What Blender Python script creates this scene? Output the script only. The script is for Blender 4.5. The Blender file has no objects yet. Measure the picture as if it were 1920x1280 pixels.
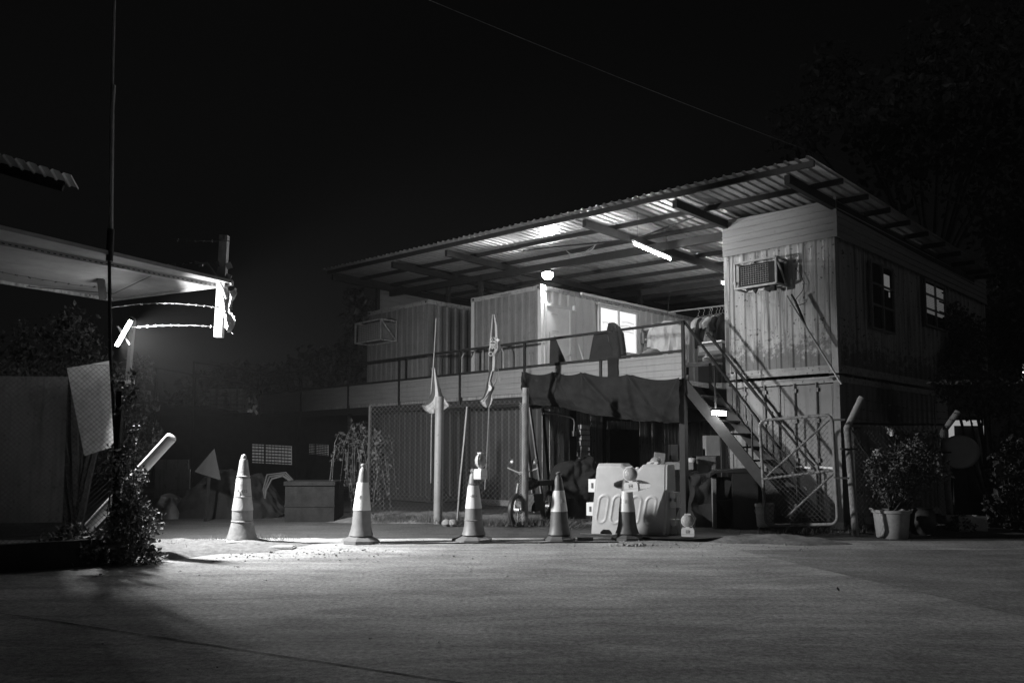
import bpy, math, random
from mathutils import Matrix, Vector, noise
R = math.radians
random.seed(7)
sc = bpy.context.scene
COL = sc.collection
# ---------------------------------------------------------------- camera, sky, exposure
PITCH, FPX, CH, CPY = R(4.27), 1500.0, 1.4, 733.0
cam = bpy.data.cameras.new('camera'); cam.sensor_width = 36; cam.lens = FPX/1920*36
cam.shift_y = (CPY-640)/1920; cam.clip_end = 2000; cam.clip_start = .05
co = bpy.data.objects.new('camera', cam); COL.objects.link(co)
co.location = (0, 0, CH); co.rotation_euler = (R(90)+PITCH, 0, 0); sc.camera = co
w = bpy.data.worlds.new("World"); sc.world = w; w.use_nodes = True
nt = w.node_tree; nt.nodes.clear()
def wn(t, **k):
    n = nt.nodes.new(t)
    for a, b in k.items(): setattr(n, a, b)
    return n
geo = wn('ShaderNodeTexCoord'); sx = wn('ShaderNodeSeparateXYZ'); nt.links.new(geo.outputs['Generated'], sx.inputs[0])
m1 = wn('ShaderNodeMapRange'); m1.inputs[1].default_value = 0; m1.inputs[2].default_value = .45
m1.inputs[3].default_value = .0045; m1.inputs[4].default_value = .0026; m1.clamp = True
nt.links.new(sx.outputs['Z'], m1.inputs[0])
m2 = wn('ShaderNodeMapRange'); m2.inputs[1].default_value = -.3; m2.inputs[2].default_value = .6
m2.inputs[3].default_value = 1.0; m2.inputs[4].default_value = .4; nt.links.new(sx.outputs['X'], m2.inputs[0])
mu = wn('ShaderNodeMath', operation='MULTIPLY'); nt.links.new(m1.outputs[0], mu.inputs[0]); nt.links.new(m2.outputs[0], mu.inputs[1])
bg = wn('ShaderNodeBackground'); nt.links.new(mu.outputs[0], bg.inputs['Color'])
bg.inputs['Strength'].default_value = 1.0
wo = wn('ShaderNodeOutputWorld'); nt.links.new(bg.outputs[0], wo.inputs[0])
sd = bpy.data.lights.new('side_wall_fill', 'SUN'); sd.energy = .035; sd.angle = R(12)  # weak added fill for the right side wall, for unseen lamps off to the right
so = bpy.data.objects.new('side_wall_fill', sd); COL.objects.link(so); so.rotation_euler = Vector((-.93, .33, -.20)).to_track_quat('-Z', 'Y').to_euler()
FLOOD_W, LEFT_W = 290.0, 620.0
vs = sc.view_settings; vs.view_transform = 'Standard'; vs.look = 'None'; vs.exposure = 0; vs.gamma = 1
try:
    cy = sc.cycles; cy.use_denoising = True; cy.max_bounces = 6; cy.diffuse_bounces = 3; cy.glossy_bounces = 2
    cy.transmission_bounces = 4; cy.transparent_max_bounces = 8; cy.volume_bounces = 0; cy.sample_clamp_indirect = 3
    cy.caustics_reflective = False; cy.caustics_refractive = False; cy.use_light_tree = True
except Exception: pass
# ---------------------------------------------------------------- frames and measuring
ANG = R(-44.8)
FB = Matrix.Translation((5.70, 13.9, 0)) @ Matrix.Rotation(ANG, 4, 'Z')   # the yard building: x right along its front, y into it
W = Matrix.Identity(4); FBi = FB.inverted()
_c, _s = math.cos(PITCH), math.sin(PITCH)
def onD(px, py, Y):
    a, b = (px-960)/FPX, (CPY-py)/FPX
    d = Vector((a, _c-b*_s, _s+b*_c)); t = Y/d.y
    return Vector((d.x*t, Y, CH+d.z*t))
def onG(px, py, z=0.0):
    a, b = (px-960)/FPX, (CPY-py)/FPX
    d = Vector((a, _c-b*_s, _s+b*_c)); t = (z-CH)/d.z
    return Vector((d.x*t, d.y*t, z))
def onB(px, py, ax, v):
    a, b = (px-960)/FPX, (CPY-py)/FPX
    d = Vector((a, _c-b*_s, _s+b*_c)); o = FBi @ Vector((0, 0, CH)); e = FBi @ (Vector((0, 0, CH))+d)
    db = e-o; t = (v-o[ax])/db[ax]
    return o+db*t
onX = lambda px, py, v: onB(px, py, 0, v)
onY = lambda px, py, v: onB(px, py, 1, v)
onZ = lambda px, py, v: onB(px, py, 2, v)
# ---------------------------------------------------------------- materials (the photograph is black and white: greys only)
MATS = {}
def mat(name, v, rough=.8, noise=.25, scale=6.0, stretch=(1, 1, 1), bump=.0, bscale=40., metal=0., rust=0., rustdir='Z', grime=0., spec=.5, emit=0., foot=None, alpha=1., trans=0., v2=None):
    if name in MATS: return MATS[name]
    m = bpy.data.materials.new(name); m.use_nodes = True; n = m.node_tree.nodes; l = m.node_tree.links
    b = n['Principled BSDF']; b.inputs['Roughness'].default_value = rough; b.inputs['Metallic'].default_value = metal
    b.inputs['Specular IOR Level'].default_value = spec
    def nn(t, **k):
        q = n.new(t)
        for a, c in k.items(): setattr(q, a, c)
        return q
    tc = nn('ShaderNodeTexCoord'); mp = nn('ShaderNodeMapping'); mp.inputs['Scale'].default_value = stretch
    l.new(tc.outputs['Object'], mp.inputs[0])
    tex = nn('ShaderNodeTexNoise'); tex.inputs['Scale'].default_value = scale; tex.inputs['Detail'].default_value = 8
    tex.inputs['Roughness'].default_value = .65
    l.new(mp.outputs[0], tex.inputs['Vector'])
    cr = nn('ShaderNodeValToRGB'); e = cr.color_ramp.elements
    lo, hi = v*(1-noise), v*(1+noise) if v2 is None else v2
    e[0].position = .32; e[1].position = .70
    e[0].color = (lo, lo, lo, 1); e[1].color = (min(hi, .9),)*3+(1,)
    l.new(tex.outputs['Fac'], cr.inputs[0]); outc = cr.outputs[0]
    def over(fac, val, src):
        mx = nn('ShaderNodeMix', data_type='RGBA'); l.new(fac, mx.inputs['Factor']); l.new(src, mx.inputs['A'])
        mx.inputs['B'].default_value = (val, val, val, 1); return mx.outputs['Result']
    if rust > 0:   # streaks running down plus specks where paint has flaked
        mp2 = nn('ShaderNodeMapping'); mp2.inputs['Scale'].default_value = (14, 14, .9) if rustdir == 'Z' else (1.2, 12, 12)
        l.new(tc.outputs['Object'], mp2.inputs[0])
        t2 = nn('ShaderNodeTexNoise'); t2.inputs['Scale'].default_value = 1.0; t2.inputs['Detail'].default_value = 6; l.new(mp2.outputs[0], t2.inputs['Vector'])
        r2 = nn('ShaderNodeMapRange'); r2.inputs[1].default_value = .50; r2.inputs[2].default_value = .72; r2.inputs[4].default_value = rust
        l.new(t2.outputs['Fac'], r2.inputs[0]); outc = over(r2.outputs[0], v*.25, outc)
        t3 = nn('ShaderNodeTexNoise'); t3.inputs['Scale'].default_value = 16; t3.inputs['Detail'].default_value = 5; l.new(tc.outputs['Object'], t3.inputs['Vector'])
        r3 = nn('ShaderNodeMapRange'); r3.inputs[1].default_value = .62; r3.inputs[2].default_value = .68; r3.inputs[4].default_value = min(1, rust*1.3)
        l.new(t3.outputs['Fac'], r3.inputs[0]); outc = over(r3.outputs[0], v*.18, outc)
    if foot:   # rust blooming along the bottom edge of the sheet
        sp_ = nn('ShaderNodeSeparateXYZ'); l.new(tc.outputs['Object'], sp_.inputs[0])
        r5 = nn('ShaderNodeMapRange'); r5.inputs[1].default_value = foot[0]; r5.inputs[2].default_value = foot[1]; r5.inputs[3].default_value = .34; r5.inputs[4].default_value = .0; l.new(sp_.outputs['Z'], r5.inputs[0])
        t5 = nn('ShaderNodeTexNoise'); t5.inputs['Scale'].default_value = 7; t5.inputs['Detail'].default_value = 10; t5.inputs['Roughness'].default_value = .75; l.new(tc.outputs['Object'], t5.inputs['Vector'])
        ad = nn('ShaderNodeMath', operation='ADD'); l.new(r5.outputs[0], ad.inputs[0]); l.new(t5.outputs['Fac'], ad.inputs[1])
        r6 = nn('ShaderNodeMapRange'); r6.inputs[1].default_value = .66; r6.inputs[2].default_value = .76; r6.inputs[4].default_value = .85; l.new(ad.outputs[0], r6.inputs[0]); outc = over(r6.outputs[0], v*.22, outc)
    l.new(outc, b.inputs['Base Color'])
    if bump > 0:
        t4 = nn('ShaderNodeTexNoise'); t4.inputs['Scale'].default_value = bscale; t4.inputs['Detail'].default_value = 6
        l.new(tc.outputs['Object'], t4.inputs['Vector'])
        bm = nn('ShaderNodeBump'); bm.inputs['Strength'].default_value = bump; bm.inputs['Distance'].default_value = .02
        l.new(t4.outputs['Fac'], bm.inputs['Height']); l.new(bm.outputs[0], b.inputs['Normal'])
    if emit > 0:
        b.inputs['Emission Color'].default_value = (1, 1, 1, 1); b.inputs['Emission Strength'].default_value = emit
    if trans > 0: b.inputs['Transmission Weight'].default_value = trans
    if alpha < 1: b.inputs['Alpha'].default_value = alpha
    MATS[name] = m; return m
def ground_mat(name, v, streak, rb):
    m = bpy.data.materials.new(name); m.use_nodes = True; n = m.node_tree.nodes; l = m.node_tree.links
    b = n['Principled BSDF']; b.inputs['Roughness'].default_value = .82; b.inputs['Specular IOR Level'].default_value = .35
    tc = n.new('ShaderNodeTexCoord')
    def noise(scl, rot, s, det=8, dist=0):
        mp = n.new('ShaderNodeMapping'); mp.inputs['Scale'].default_value = scl; mp.inputs['Rotation'].default_value = (0, 0, rot)
        l.new(tc.outputs['Object'], mp.inputs[0]); t = n.new('ShaderNodeTexNoise'); t.inputs['Scale'].default_value = s
        t.inputs['Detail'].default_value = det; t.inputs['Distortion'].default_value = dist; t.inputs['Roughness'].default_value = .62
        l.new(mp.outputs[0], t.inputs['Vector']); return t.outputs['Fac']
    A_ = noise((.42, 1.9, 1), R(-8), 1.0, 9, 1.2); B_ = noise((1, 1, 1), 0, .8); C_ = noise((1, 1, 1), 0, 22, 9); D_ = noise((1.0, 2.4, 1), R(14), 1.5, 9, 1.0)
    def mrange(src, a, c, lo, hi):
        q = n.new('ShaderNodeMapRange'); q.inputs[1].default_value = a; q.inputs[2].default_value = c; q.inputs[3].default_value = lo; q.inputs[4].default_value = hi
        l.new(src, q.inputs[0]); return q.outputs[0]
    def mth(op, a, c):
        q = n.new('ShaderNodeMath'); q.operation = op
        for i, z in enumerate((a, c)):
            if isinstance(z, (int, float)): q.inputs[i].default_value = z
            else: l.new(z, q.inputs[i])
        return q.outputs[0]
    f = mth('MULTIPLY', mrange(A_, .36, .66, 1-streak, 1.0), mrange(B_, .3, .7, .66, 1.12))
    f = mth('MULTIPLY', f, mrange(C_, .32, .70, .55, 1.45)); f = mth('MULTIPLY', f, mrange(D_, .35, .65, .84, 1.08))
    f = mth('MULTIPLY', f, mrange(noise((1, 1, 1), .4, 75, 4), .3, .7, .62, 1.35)); f = mth('MULTIPLY', f, v); cc = n.new('ShaderNodeCombineColor')
    for i in range(3): l.new(f, cc.inputs[i])
    l.new(cc.outputs[0], b.inputs['Base Color'])
    E_ = noise((1, 1, 1), .7, 95, 3); F_ = noise((1, 1, 1), .3, 11, 4, 1.0)
    h = mth('ADD', mth('ADD', mth('MULTIPLY', E_, .8), mth('MULTIPLY', F_, .35)), mth('ADD', mth('MULTIPLY', C_, .35), mth('ADD', mth('MULTIPLY', D_, .45), mth('MULTIPLY', A_, .5))))
    bm = n.new('ShaderNodeBump'); bm.inputs['Strength'].default_value = rb; bm.inputs['Distance'].default_value = .03
    l.new(h, bm.inputs['Height']); l.new(bm.outputs[0], b.inputs['Normal']); return m
M_ = dict(
 conc=mat('weathered_concrete', .24, .9, .3, 8, bump=.5, bscale=30),
 cont=mat('worn_container_paint', .42, .55, .28, 2.2, (4, 4, .5), rust=1.0, bump=.15, bscale=18, foot=(-2.76, -1.75)),
 cont2=mat('plain_container_paint', .62, .55, .08, 2, rust=.12, bump=.08, bscale=14),
 contd=mat('dull_container_paint', .20, .6, .15, 3, rust=.35, bump=.1, bscale=14),
 rail=mat('rusted_rail_paint', .36, .7, .2, 5, rust=.9, rustdir='X', bump=.4, bscale=30),
 gus=mat('faded_cladding', .30, .55, .12, 2, (.4, 1, 6), rust=.12, rustdir='X'),
 deckp=mat('deck_cladding', .27, .5, .12, 2, (.4, 1, 6), rust=.15),
 steel=mat('dark_steel', .022, .65, .3, 9, spec=.3),
 galv=mat('galvanised_steel', .42, .45, .2, 9, metal=.35, bump=.1),
 roof=mat('zinc_roofing', .55, .38, .22, 1.6, (5, .5, 1), metal=.45, rust=.2),
 wire=mat('fence_wire', .10, .7, .2, 30),
 gatem=mat('rusty_gate_paint', .20, .6, .3, 9, rust=.8, bump=.3, bscale=40),
 dark=mat('dark_void', .025, .8, .3, 4),
 black=mat('black_plastic', .03, .45, .2, 6),
 tarp=mat('dark_tarpaulin', .028, .9, .3, 3, bump=.3, bscale=6, spec=.15),
 white=mat('white_paint', .72, .5, .08, 4, bump=.05),
 canopy=mat('dull_soffit', .26, .7, .2, 3, bump=.1, rust=.1),
 dirtyw=mat('dirty_white_board', .60, .7, .25, 7, bump=.1, rust=.1),
 barrier=mat('white_barrier_plastic', .42, .45, .10, 5, bump=.08, bscale=12),
 cone_d=mat('cone_rubber', .17, .5, .15, 9, bump=.12, bscale=25),
 cone_w=mat('cone_sleeve', .62, .4, .08, 9, bump=.15, bscale=22),
 cone_m=mat('greying_sleeve', .38, .4, .12, 12, bump=.5, bscale=14), cone_l=mat('pale_cone_wrap', .22, .6, .18, 12, bump=.5, bscale=14),
 ink=mat('dark_print', .08, .7, .1),
 faint=mat('faded_print', .42, .7, .2),
 lens=mat('lamp_lens', .50, .18, .12, 20, bump=.6, bscale=45, trans=.25),
 clear=mat('clear_plastic', .75, .12, .1, 5, trans=.6),
 bulk=mat('bulkhead_glow', .9, .4, 0, emit=170),
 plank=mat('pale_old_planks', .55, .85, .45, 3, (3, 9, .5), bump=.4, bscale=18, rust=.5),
 wood=mat('old_timber', .30, .8, .4, 3, (5, 5, .6), bump=.4, bscale=18),
 ply=mat('plywood_board', .30, .75, .25, 3, (2, 2, .8)),
 bark=mat('tree_bark', .07, .9, .4, 10, bump=.8),
 leaf=mat('dark_leaves', .07, .55, .5, 3), leaf2=mat('pale_leaves', .12, .5, .5, 8), leaf3=mat('dry_leaves', .13, .7, .4, 8),
 cloth_l=mat('pale_cloth', .68, .9, .15, 5, bump=.4, bscale=9), cloth_d=mat('dark_cloth', .022, .85, .3, 5, bump=.4, bscale=9),
 cloth_m=mat('grey_cloth', .26, .9, .25, 5, bump=.4, bscale=9),
 flag=mat('flag_cloth', .30, .75, .2, 5, bump=.3, bscale=14), flagw=mat('flag_lettering', .70, .8, .1),
 soil=mat('loose_soil', .16, .95, .4, 12, bump=.9, bscale=25), stone=mat('pale_stone', .38, .9, .3, 15, bump=.4),
 pane=mat('frosted_pane', .7, .4, .1, 4, emit=.85), led=mat('led_face', .9, .4, 0, emit=42), bulb=mat('bulb_glow', .9, .4, 0, emit=50), tube=mat('tube_glow', .9, .4, 0, emit=140),
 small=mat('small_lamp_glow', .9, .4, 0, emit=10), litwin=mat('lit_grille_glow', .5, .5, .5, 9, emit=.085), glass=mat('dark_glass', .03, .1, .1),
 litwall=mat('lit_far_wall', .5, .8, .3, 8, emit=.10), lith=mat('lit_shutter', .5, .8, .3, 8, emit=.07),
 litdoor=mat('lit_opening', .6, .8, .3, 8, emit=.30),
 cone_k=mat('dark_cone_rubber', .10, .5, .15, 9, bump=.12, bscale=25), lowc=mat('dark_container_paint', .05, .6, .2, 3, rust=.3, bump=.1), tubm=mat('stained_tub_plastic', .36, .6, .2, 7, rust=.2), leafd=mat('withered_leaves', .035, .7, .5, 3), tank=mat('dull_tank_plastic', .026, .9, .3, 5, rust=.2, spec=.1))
M_['ground'] = ground_mat('worn_concrete_road', .56, .42, .6)
M_['rough'] = ground_mat('rough_asphalt', .38, .25, .9)
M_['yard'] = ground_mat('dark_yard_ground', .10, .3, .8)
# ---------------------------------------------------------------- mesh helpers
class MB:
    def __init__(s, frame=W): s.V, s.F, s.S, s.fr = [], [], [], frame
    def add(s, vs, fs, smooth=False):
        o = len(s.V); s.V += [Vector(v) for v in vs]; s.F += [tuple(o+i for i in f) for f in fs]; s.S += [smooth]*len(fs); return s
    def box(s, x0, x1, y0, y1, z0, z1):
        v = [(x, y, z) for x in (x0, x1) for y in (y0, y1) for z in (z0, z1)]
        return s.add(v, [(0, 1, 3, 2), (4, 6, 7, 5), (0, 4, 5, 1), (2, 3, 7, 6), (0, 2, 6, 4), (1, 5, 7, 3)])
    def obox(s, c, size, m=None, taper=1.0):
        m = m or Matrix.Identity(3); c = Vector(c); a, b, h = (k/2 for k in size); vs = []
        for x in (-a, a):
            for y in (-b, b):
                for z in (-h, h):
                    t = taper if z > 0 else 1; vs.append(c+m @ Vector((x*t, y*t, z)))
        return s.add(vs, [(0, 1, 3, 2), (4, 6, 7, 5), (0, 4, 5, 1), (2, 3, 7, 6), (0, 2, 6, 4), (1, 5, 7, 3)])
    def bar(s, p, q, wd=.05, ht=.05, up=(0, 0, 1)):
        p, q = Vector(p), Vector(q); d = (q-p); L = d.length; d.normalize(); u = Vector(up)
        x = d.cross(u)
        if x.length < 1e-4: x = d.cross(Vector((1, 0, 0)))
        x.normalize(); z = x.cross(d); m = Matrix((x, d, z)).transposed()
        return s.obox((p+q)/2, (wd, L, ht), m)
    def tube(s, pts, r, n=6, cap=True, smooth=True):
        pts = [Vector(p) for p in pts]; rs = r if isinstance(r, (list, tuple)) else [r]*len(pts)
        o = len(s.V); prev = None
        for i, p in enumerate(pts):
            d = (pts[min(i+1, len(pts)-1)]-pts[max(i-1, 0)])
            if d.length < 1e-9: d = Vector((0, 0, 1))
            d.normalize()
            if prev is None:
                a = d.orthogonal().normalized()
            else:
                a = prev-d*prev.dot(d)
                a = a.normalized() if a.length > 1e-5 else d.orthogonal().normalized()
            prev = a; b = d.cross(a)
            for k in range(n):
                t = 2*math.pi*k/n; s.V.append(p+(a*math.cos(t)+b*math.sin(t))*rs[i])
        for i in range(len(pts)-1):
            for k in range(n):
                k2 = (k+1) % n; s.F.append((o+i*n+k, o+i*n+k2, o+(i+1)*n+k2, o+(i+1)*n+k)); s.S.append(smooth)
        if cap:
            s.F.append(tuple(o+k for k in range(n))[::-1]); s.F.append(tuple(o+(len(pts)-1)*n+k for k in range(n))); s.S += [False, False]
        return s
    def lathe(s, prof, n=24, c=(0, 0, 0), m=None, smooth=True, sq=None):
        m = m or Matrix.Identity(3); c = Vector(c); o = len(s.V)
        for (r, z) in prof:
            for k in range(n):
                t = 2*math.pi*k/n; s.V.append(c+m @ Vector((r*math.cos(t), r*math.sin(t), z)))
        for i in range(len(prof)-1):
            for k in range(n):
                k2 = (k+1) % n; s.F.append((o+i*n+k, o+i*n+k2, o+(i+1)*n+k2, o+(i+1)*n+k)); s.S.append(smooth)
        s.F.append(tuple(o+k for k in range(n))[::-1]); s.F.append(tuple(o+(len(prof)-1)*n+k for k in range(n))); s.S += [False, False]
        return s
    def prism(s, poly, t, c=(0, 0, 0), m=None):   # poly in local x,z; thickness t along local y
        m = m or Matrix.Identity(3); c = Vector(c); n = len(poly)
        vs = [c+m @ Vector((x, -t/2, z)) for x, z in poly]+[c+m @ Vector((x, t/2, z)) for x, z in poly]
        return s.add(vs, [tuple(range(n)), tuple(range(2*n-1, n-1, -1))]+[(i, i+n, (i+1) % n+n, (i+1) % n) for i in range(n)])
    def grid(s, fn, nu, nv, smooth=True, thick=0):
        o = len(s.V)
        for j in range(nv+1):
            for i in range(nu+1): s.V.append(Vector(fn(i/nu, j/nv)))
        for j in range(nv):
            for i in range(nu):
                a = o+j*(nu+1)+i; s.F.append((a, a+1, a+nu+2, a+nu+1)); s.S.append(smooth)
        return s
    def ribs(s, O, U, V, N, lu, lv, pitch=.28, depth=.036, kind='trap'):
        O, U, V, N = (Vector(q) for q in (O, U, V, N)); pr = [(0, 0)]; u = 0
        while u < lu-1e-6:
            if kind == 'trap': seg = [(.28, 0), (.42, -1), (.86, -1), (1.0, 0)]
            elif kind == 'line': seg = [(.90, 0), (.93, 1), (.97, 1), (1.0, 0)]
            else: seg = [(.55, 0), (.66, 1), (.80, 1), (.91, 0), (1.0, 0)]
            for a, h in seg: pr.append((min(u+a*pitch, lu), h*depth))
            u += pitch
        o = len(s.V)
        for (a, h) in pr:
            for b in (0, lv): s.V.append(O+U*a+V*b+N*h)
        for i in range(len(pr)-1):
            s.F.append((o+2*i, o+2*i+2, o+2*i+3, o+2*i+1)); s.S.append(False)
        return s
    def leaves(s, pos, n, size=.06, jit=.4):
        for _ in range(n):
            p = Vector(pos()); a = Vector([random.gauss(0, 1) for _ in range(3)]).normalized(); b = a.orthogonal().normalized(); size_ = size*random.choice((.55, .8, 1, 1, 1.35))
            q = Matrix.Rotation(random.uniform(0, 6.3), 3, a) @ b; k = a.cross(q)*.33; L = size_*random.uniform(1-jit, 1+jit); up_ = a*L*.12
            s.add([p, p+q*L*.45+k*L, p+q*L-up_*1.5, p+q*L*.45-k*L, p+q*L*.5-up_], [(0, 1, 4), (1, 2, 4), (2, 3, 4), (3, 0, 4)])
        return s
    def build(s, name, material, parent=None, local=False):
        me = bpy.data.meshes.new(name)
        if parent is not None and not local:
            Mx = WM[parent].inverted() @ s.fr
        elif local: Mx = W
        else: Mx = s.fr
        if parent is None and not local:      # lone mesh: origin at its base centre
            vs = [s.fr @ v for v in s.V]; n = len(vs)
            ox = sum(v.x for v in vs)/n; oy = sum(v.y for v in vs)/n; oz = min(v.z for v in vs)
            rot = s.fr.to_3x3().to_4x4(); base = Matrix.Translation((ox, oy, oz)) @ rot; bi = base.inverted(); vs = [bi @ v for v in vs]
        else:
            vs = [Mx @ v for v in s.V]; base = None
        me.from_pydata(vs, [], s.F); me.polygons.foreach_set('use_smooth', s.S); me.update()
        if any(s.S): me.set_sharp_from_angle(angle=R(38))
        me.materials.append(material); o = bpy.data.objects.new(name, me); COL.objects.link(o)
        if parent is not None: o.parent = parent; WM[o] = WM[parent].copy()
        else:
            if base is not None: o.matrix_world = base; WM[o] = base
            else: WM[o] = W.copy()
        return o
WM = {}
def tag(o, label=None, cat=None, group=None, kind=None):
    for k, v in (('label', label), ('category', cat), ('group', group), ('kind', kind)):
        if v: o[k] = v
    return o
def thing(name, label, cat, loc=(0, 0, 0), rz=0, frame=W, group=None, tilt=None):
    o = bpy.data.objects.new(name, None); COL.objects.link(o); o.empty_display_size = .1
    m = frame @ Matrix.Translation(loc) @ Matrix.Rotation(rz, 4, 'Z')
    if tilt: m = m @ Matrix.Rotation(tilt[1], 4, tilt[0])
    o.matrix_world = m; WM[o] = m; return tag(o, label, cat, group)
def dup(o, loc=None, rz=None, label=None, frame=W, tilt=None, parent=None):
    c = o.copy(); COL.objects.link(c)
    if parent is None:
        m = frame @ Matrix.Translation(loc) @ Matrix.Rotation(rz or 0, 4, 'Z')
        if tilt: m = m @ Matrix.Rotation(tilt[1], 4, tilt[0])
        c.parent = None; c.matrix_world = m; WM[c] = m
        if label: c['label'] = label
    else: c.parent = parent; WM[c] = WM[parent].copy()
    for ch in [x for x in COL.objects if x.parent == o]: dup(ch, parent=c)
    return c
def text_mb(body, size, mtx, depth=.002):
    cu = bpy.data.curves.new('t', 'FONT'); cu.body = body; cu.size = size; cu.extrude = depth; cu.align_x = 'CENTER'; cu.align_y = 'CENTER'
    ob = bpy.data.objects.new('t', cu); COL.objects.link(ob); dg = bpy.context.evaluated_depsgraph_get()
    me = bpy.data.meshes.new_from_object(ob.evaluated_get(dg)); b = MB()
    b.add([mtx @ v.co for v in me.vertices], [tuple(p.vertices) for p in me.polygons])
    bpy.data.objects.remove(ob); bpy.data.curves.remove(cu); bpy.data.meshes.remove(me); return b
def rot3(rx=0, ry=0, rz=0): return (Matrix.Rotation(rz, 3, 'Z') @ Matrix.Rotation(ry, 3, 'Y') @ Matrix.Rotation(rx, 3, 'X'))
def chain(b, O, U, V, lu, lv, cell=.075, r=.0022):   # woven wire: both diagonals, clipped to the rectangle
    O, U, V = Vector(O), Vector(U), Vector(V)
    k = -math.ceil(lv/cell)
    while k*cell < lu:
        for sgn in (1, -1):
            a0 = k*cell if sgn > 0 else k*cell+lv
            # line u = a0 + sgn*v
            v0, v1 = 0., lv
            if sgn > 0: v0 = max(v0, -a0); v1 = min(v1, lu-a0)
            else: v0 = max(v0, a0-lu); v1 = min(v1, a0)
            if v1-v0 > .01:
                off = U.cross(V).normalized()*(.0018*sgn)
                b.tube([O+U*(a0+sgn*v0)+V*v0+off, O+U*(a0+sgn*v1)+V*v1+off], r, 3, False, False)
        k += 1
    return b
def barbed(p, q, sag=.03, n=16, r=.0028, step=.14):
    p, q = Vector(p), Vector(q); b = MB(); pts = []
    for i in range(n+1):
        t = i/n; v = p.lerp(q, t); v.z -= sag*4*t*(1-t); v += Vector([random.uniform(-1, 1)*.006 for _ in range(3)]); pts.append(v)
    b.tube(pts, r, 4, True, False); L = (q-p).length; k = int(L/step)
    for i in range(1, k):
        t = i/k; v = p.lerp(q, t); v.z -= sag*4*t*(1-t)
        for _ in range(2):
            a = Vector([random.gauss(0, 1) for _ in range(3)]).normalized()*.022
            b.tube([v-a, v+a], r*.9, 3, False, False)
        b.tube([v-(q-p).normalized()*.014, v+(q-p).normalized()*.014], r*2, 4, True, False)
    return b
# ---------------------------------------------------------------- ground
g = MB(); N = 60
g.add([(-400, -60, 0), (400, -60, 0), (400, 700, 0), (-400, 700, 0)], [(0, 1, 2, 3)])
tag(g.build('ground', M_['ground']), kind='structure')
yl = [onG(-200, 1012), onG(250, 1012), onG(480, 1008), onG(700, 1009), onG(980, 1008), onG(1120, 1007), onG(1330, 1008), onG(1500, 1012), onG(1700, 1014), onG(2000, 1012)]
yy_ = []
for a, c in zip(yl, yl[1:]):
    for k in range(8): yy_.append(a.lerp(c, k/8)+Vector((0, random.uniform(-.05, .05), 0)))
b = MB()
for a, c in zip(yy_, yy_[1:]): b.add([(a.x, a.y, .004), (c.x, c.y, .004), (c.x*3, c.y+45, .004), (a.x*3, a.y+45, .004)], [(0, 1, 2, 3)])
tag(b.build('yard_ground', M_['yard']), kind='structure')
j1a, j1b = onG(-40, 1143), onG(900, 1286)
# rough asphalt beyond the diagonal seam on the right
s1, s2 = onG(1385, 1031), onG(2050, 1186)
d = (s2-s1).normalized(); s2 = s1+d*10; s0 = s1
q = MB(); q.add([(s0.x, s0.y, .004), (s2.x, s2.y, .004), (s2.x+14, s2.y, .004), (s0.x+30, s0.y+.2, .004)], [(0, 1, 2, 3)])
tag(q.build('rough_road', M_['rough']), kind='structure')
jt = MB(); dd = (j1b-j1a); nrm = Vector((-dd.y, dd.x, 0)).normalized()*.008
pts = []
for i in range(41):
    t = i/40; p = j1a+dd*t; wv = nrm*random.uniform(.6, 1.5); of = nrm*random.uniform(-.5, .5); pts.append((p+of-wv, p+of+wv))
for i in range(40):
    a, b = pts[i], pts[i+1]; jt.add([(v.x, v.y, .005) for v in (a[0], b[0], b[1], a[1])], [(0, 1, 2, 3)])
tag(jt.build('road_joint', M_['dark']), kind='structure')
# soil verge mounds under weeds
def mound(name, cx, cy, rx, ry, h, rz=0, m='soil', n=26, seed=1):
    b = MB(); rr = random.Random(seed); ph = [rr.uniform(0, 6) for _ in range(4)]
    def fn(u, v):
        a = u*2*math.pi; r = v
        k = 1+.16*math.sin(3*a+ph[0])+.08*math.sin(7*a+ph[1])
        x, y = math.cos(a)*rx*r*k, math.sin(a)*ry*r*k
        z = h*(1-r*r)*(1+.3*math.sin(9*x+ph[2])*math.sin(7*y+ph[3]))-.01*(r > .99)
        c, s = math.cos(rz), math.sin(rz); return (cx+x*c-y*s, cy+x*s+y*c, z+.003+rr.uniform(-.006, .006))
    b.grid(fn, n*2, 10); return tag(b.build(name, M_[m]), kind='structure')
mound('soil_verge', -4.9, 11.6, 1.7, 1.2, .10, .1)
mound('soil_bank', -1.2, 16.6, 3.6, 1.2, .12, -.2, seed=3)
mound('soil_patch', 4.05, 12.6, 1.1, .55, .09, -.15, seed=5)
mound('soil_bed', 7.0, 14.2, 2.0, .8, .10, -.1, seed=6)
mound('dirt_bank', -5.9, 10.6, 1.5, .9, .12, .5, seed=8)
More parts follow.
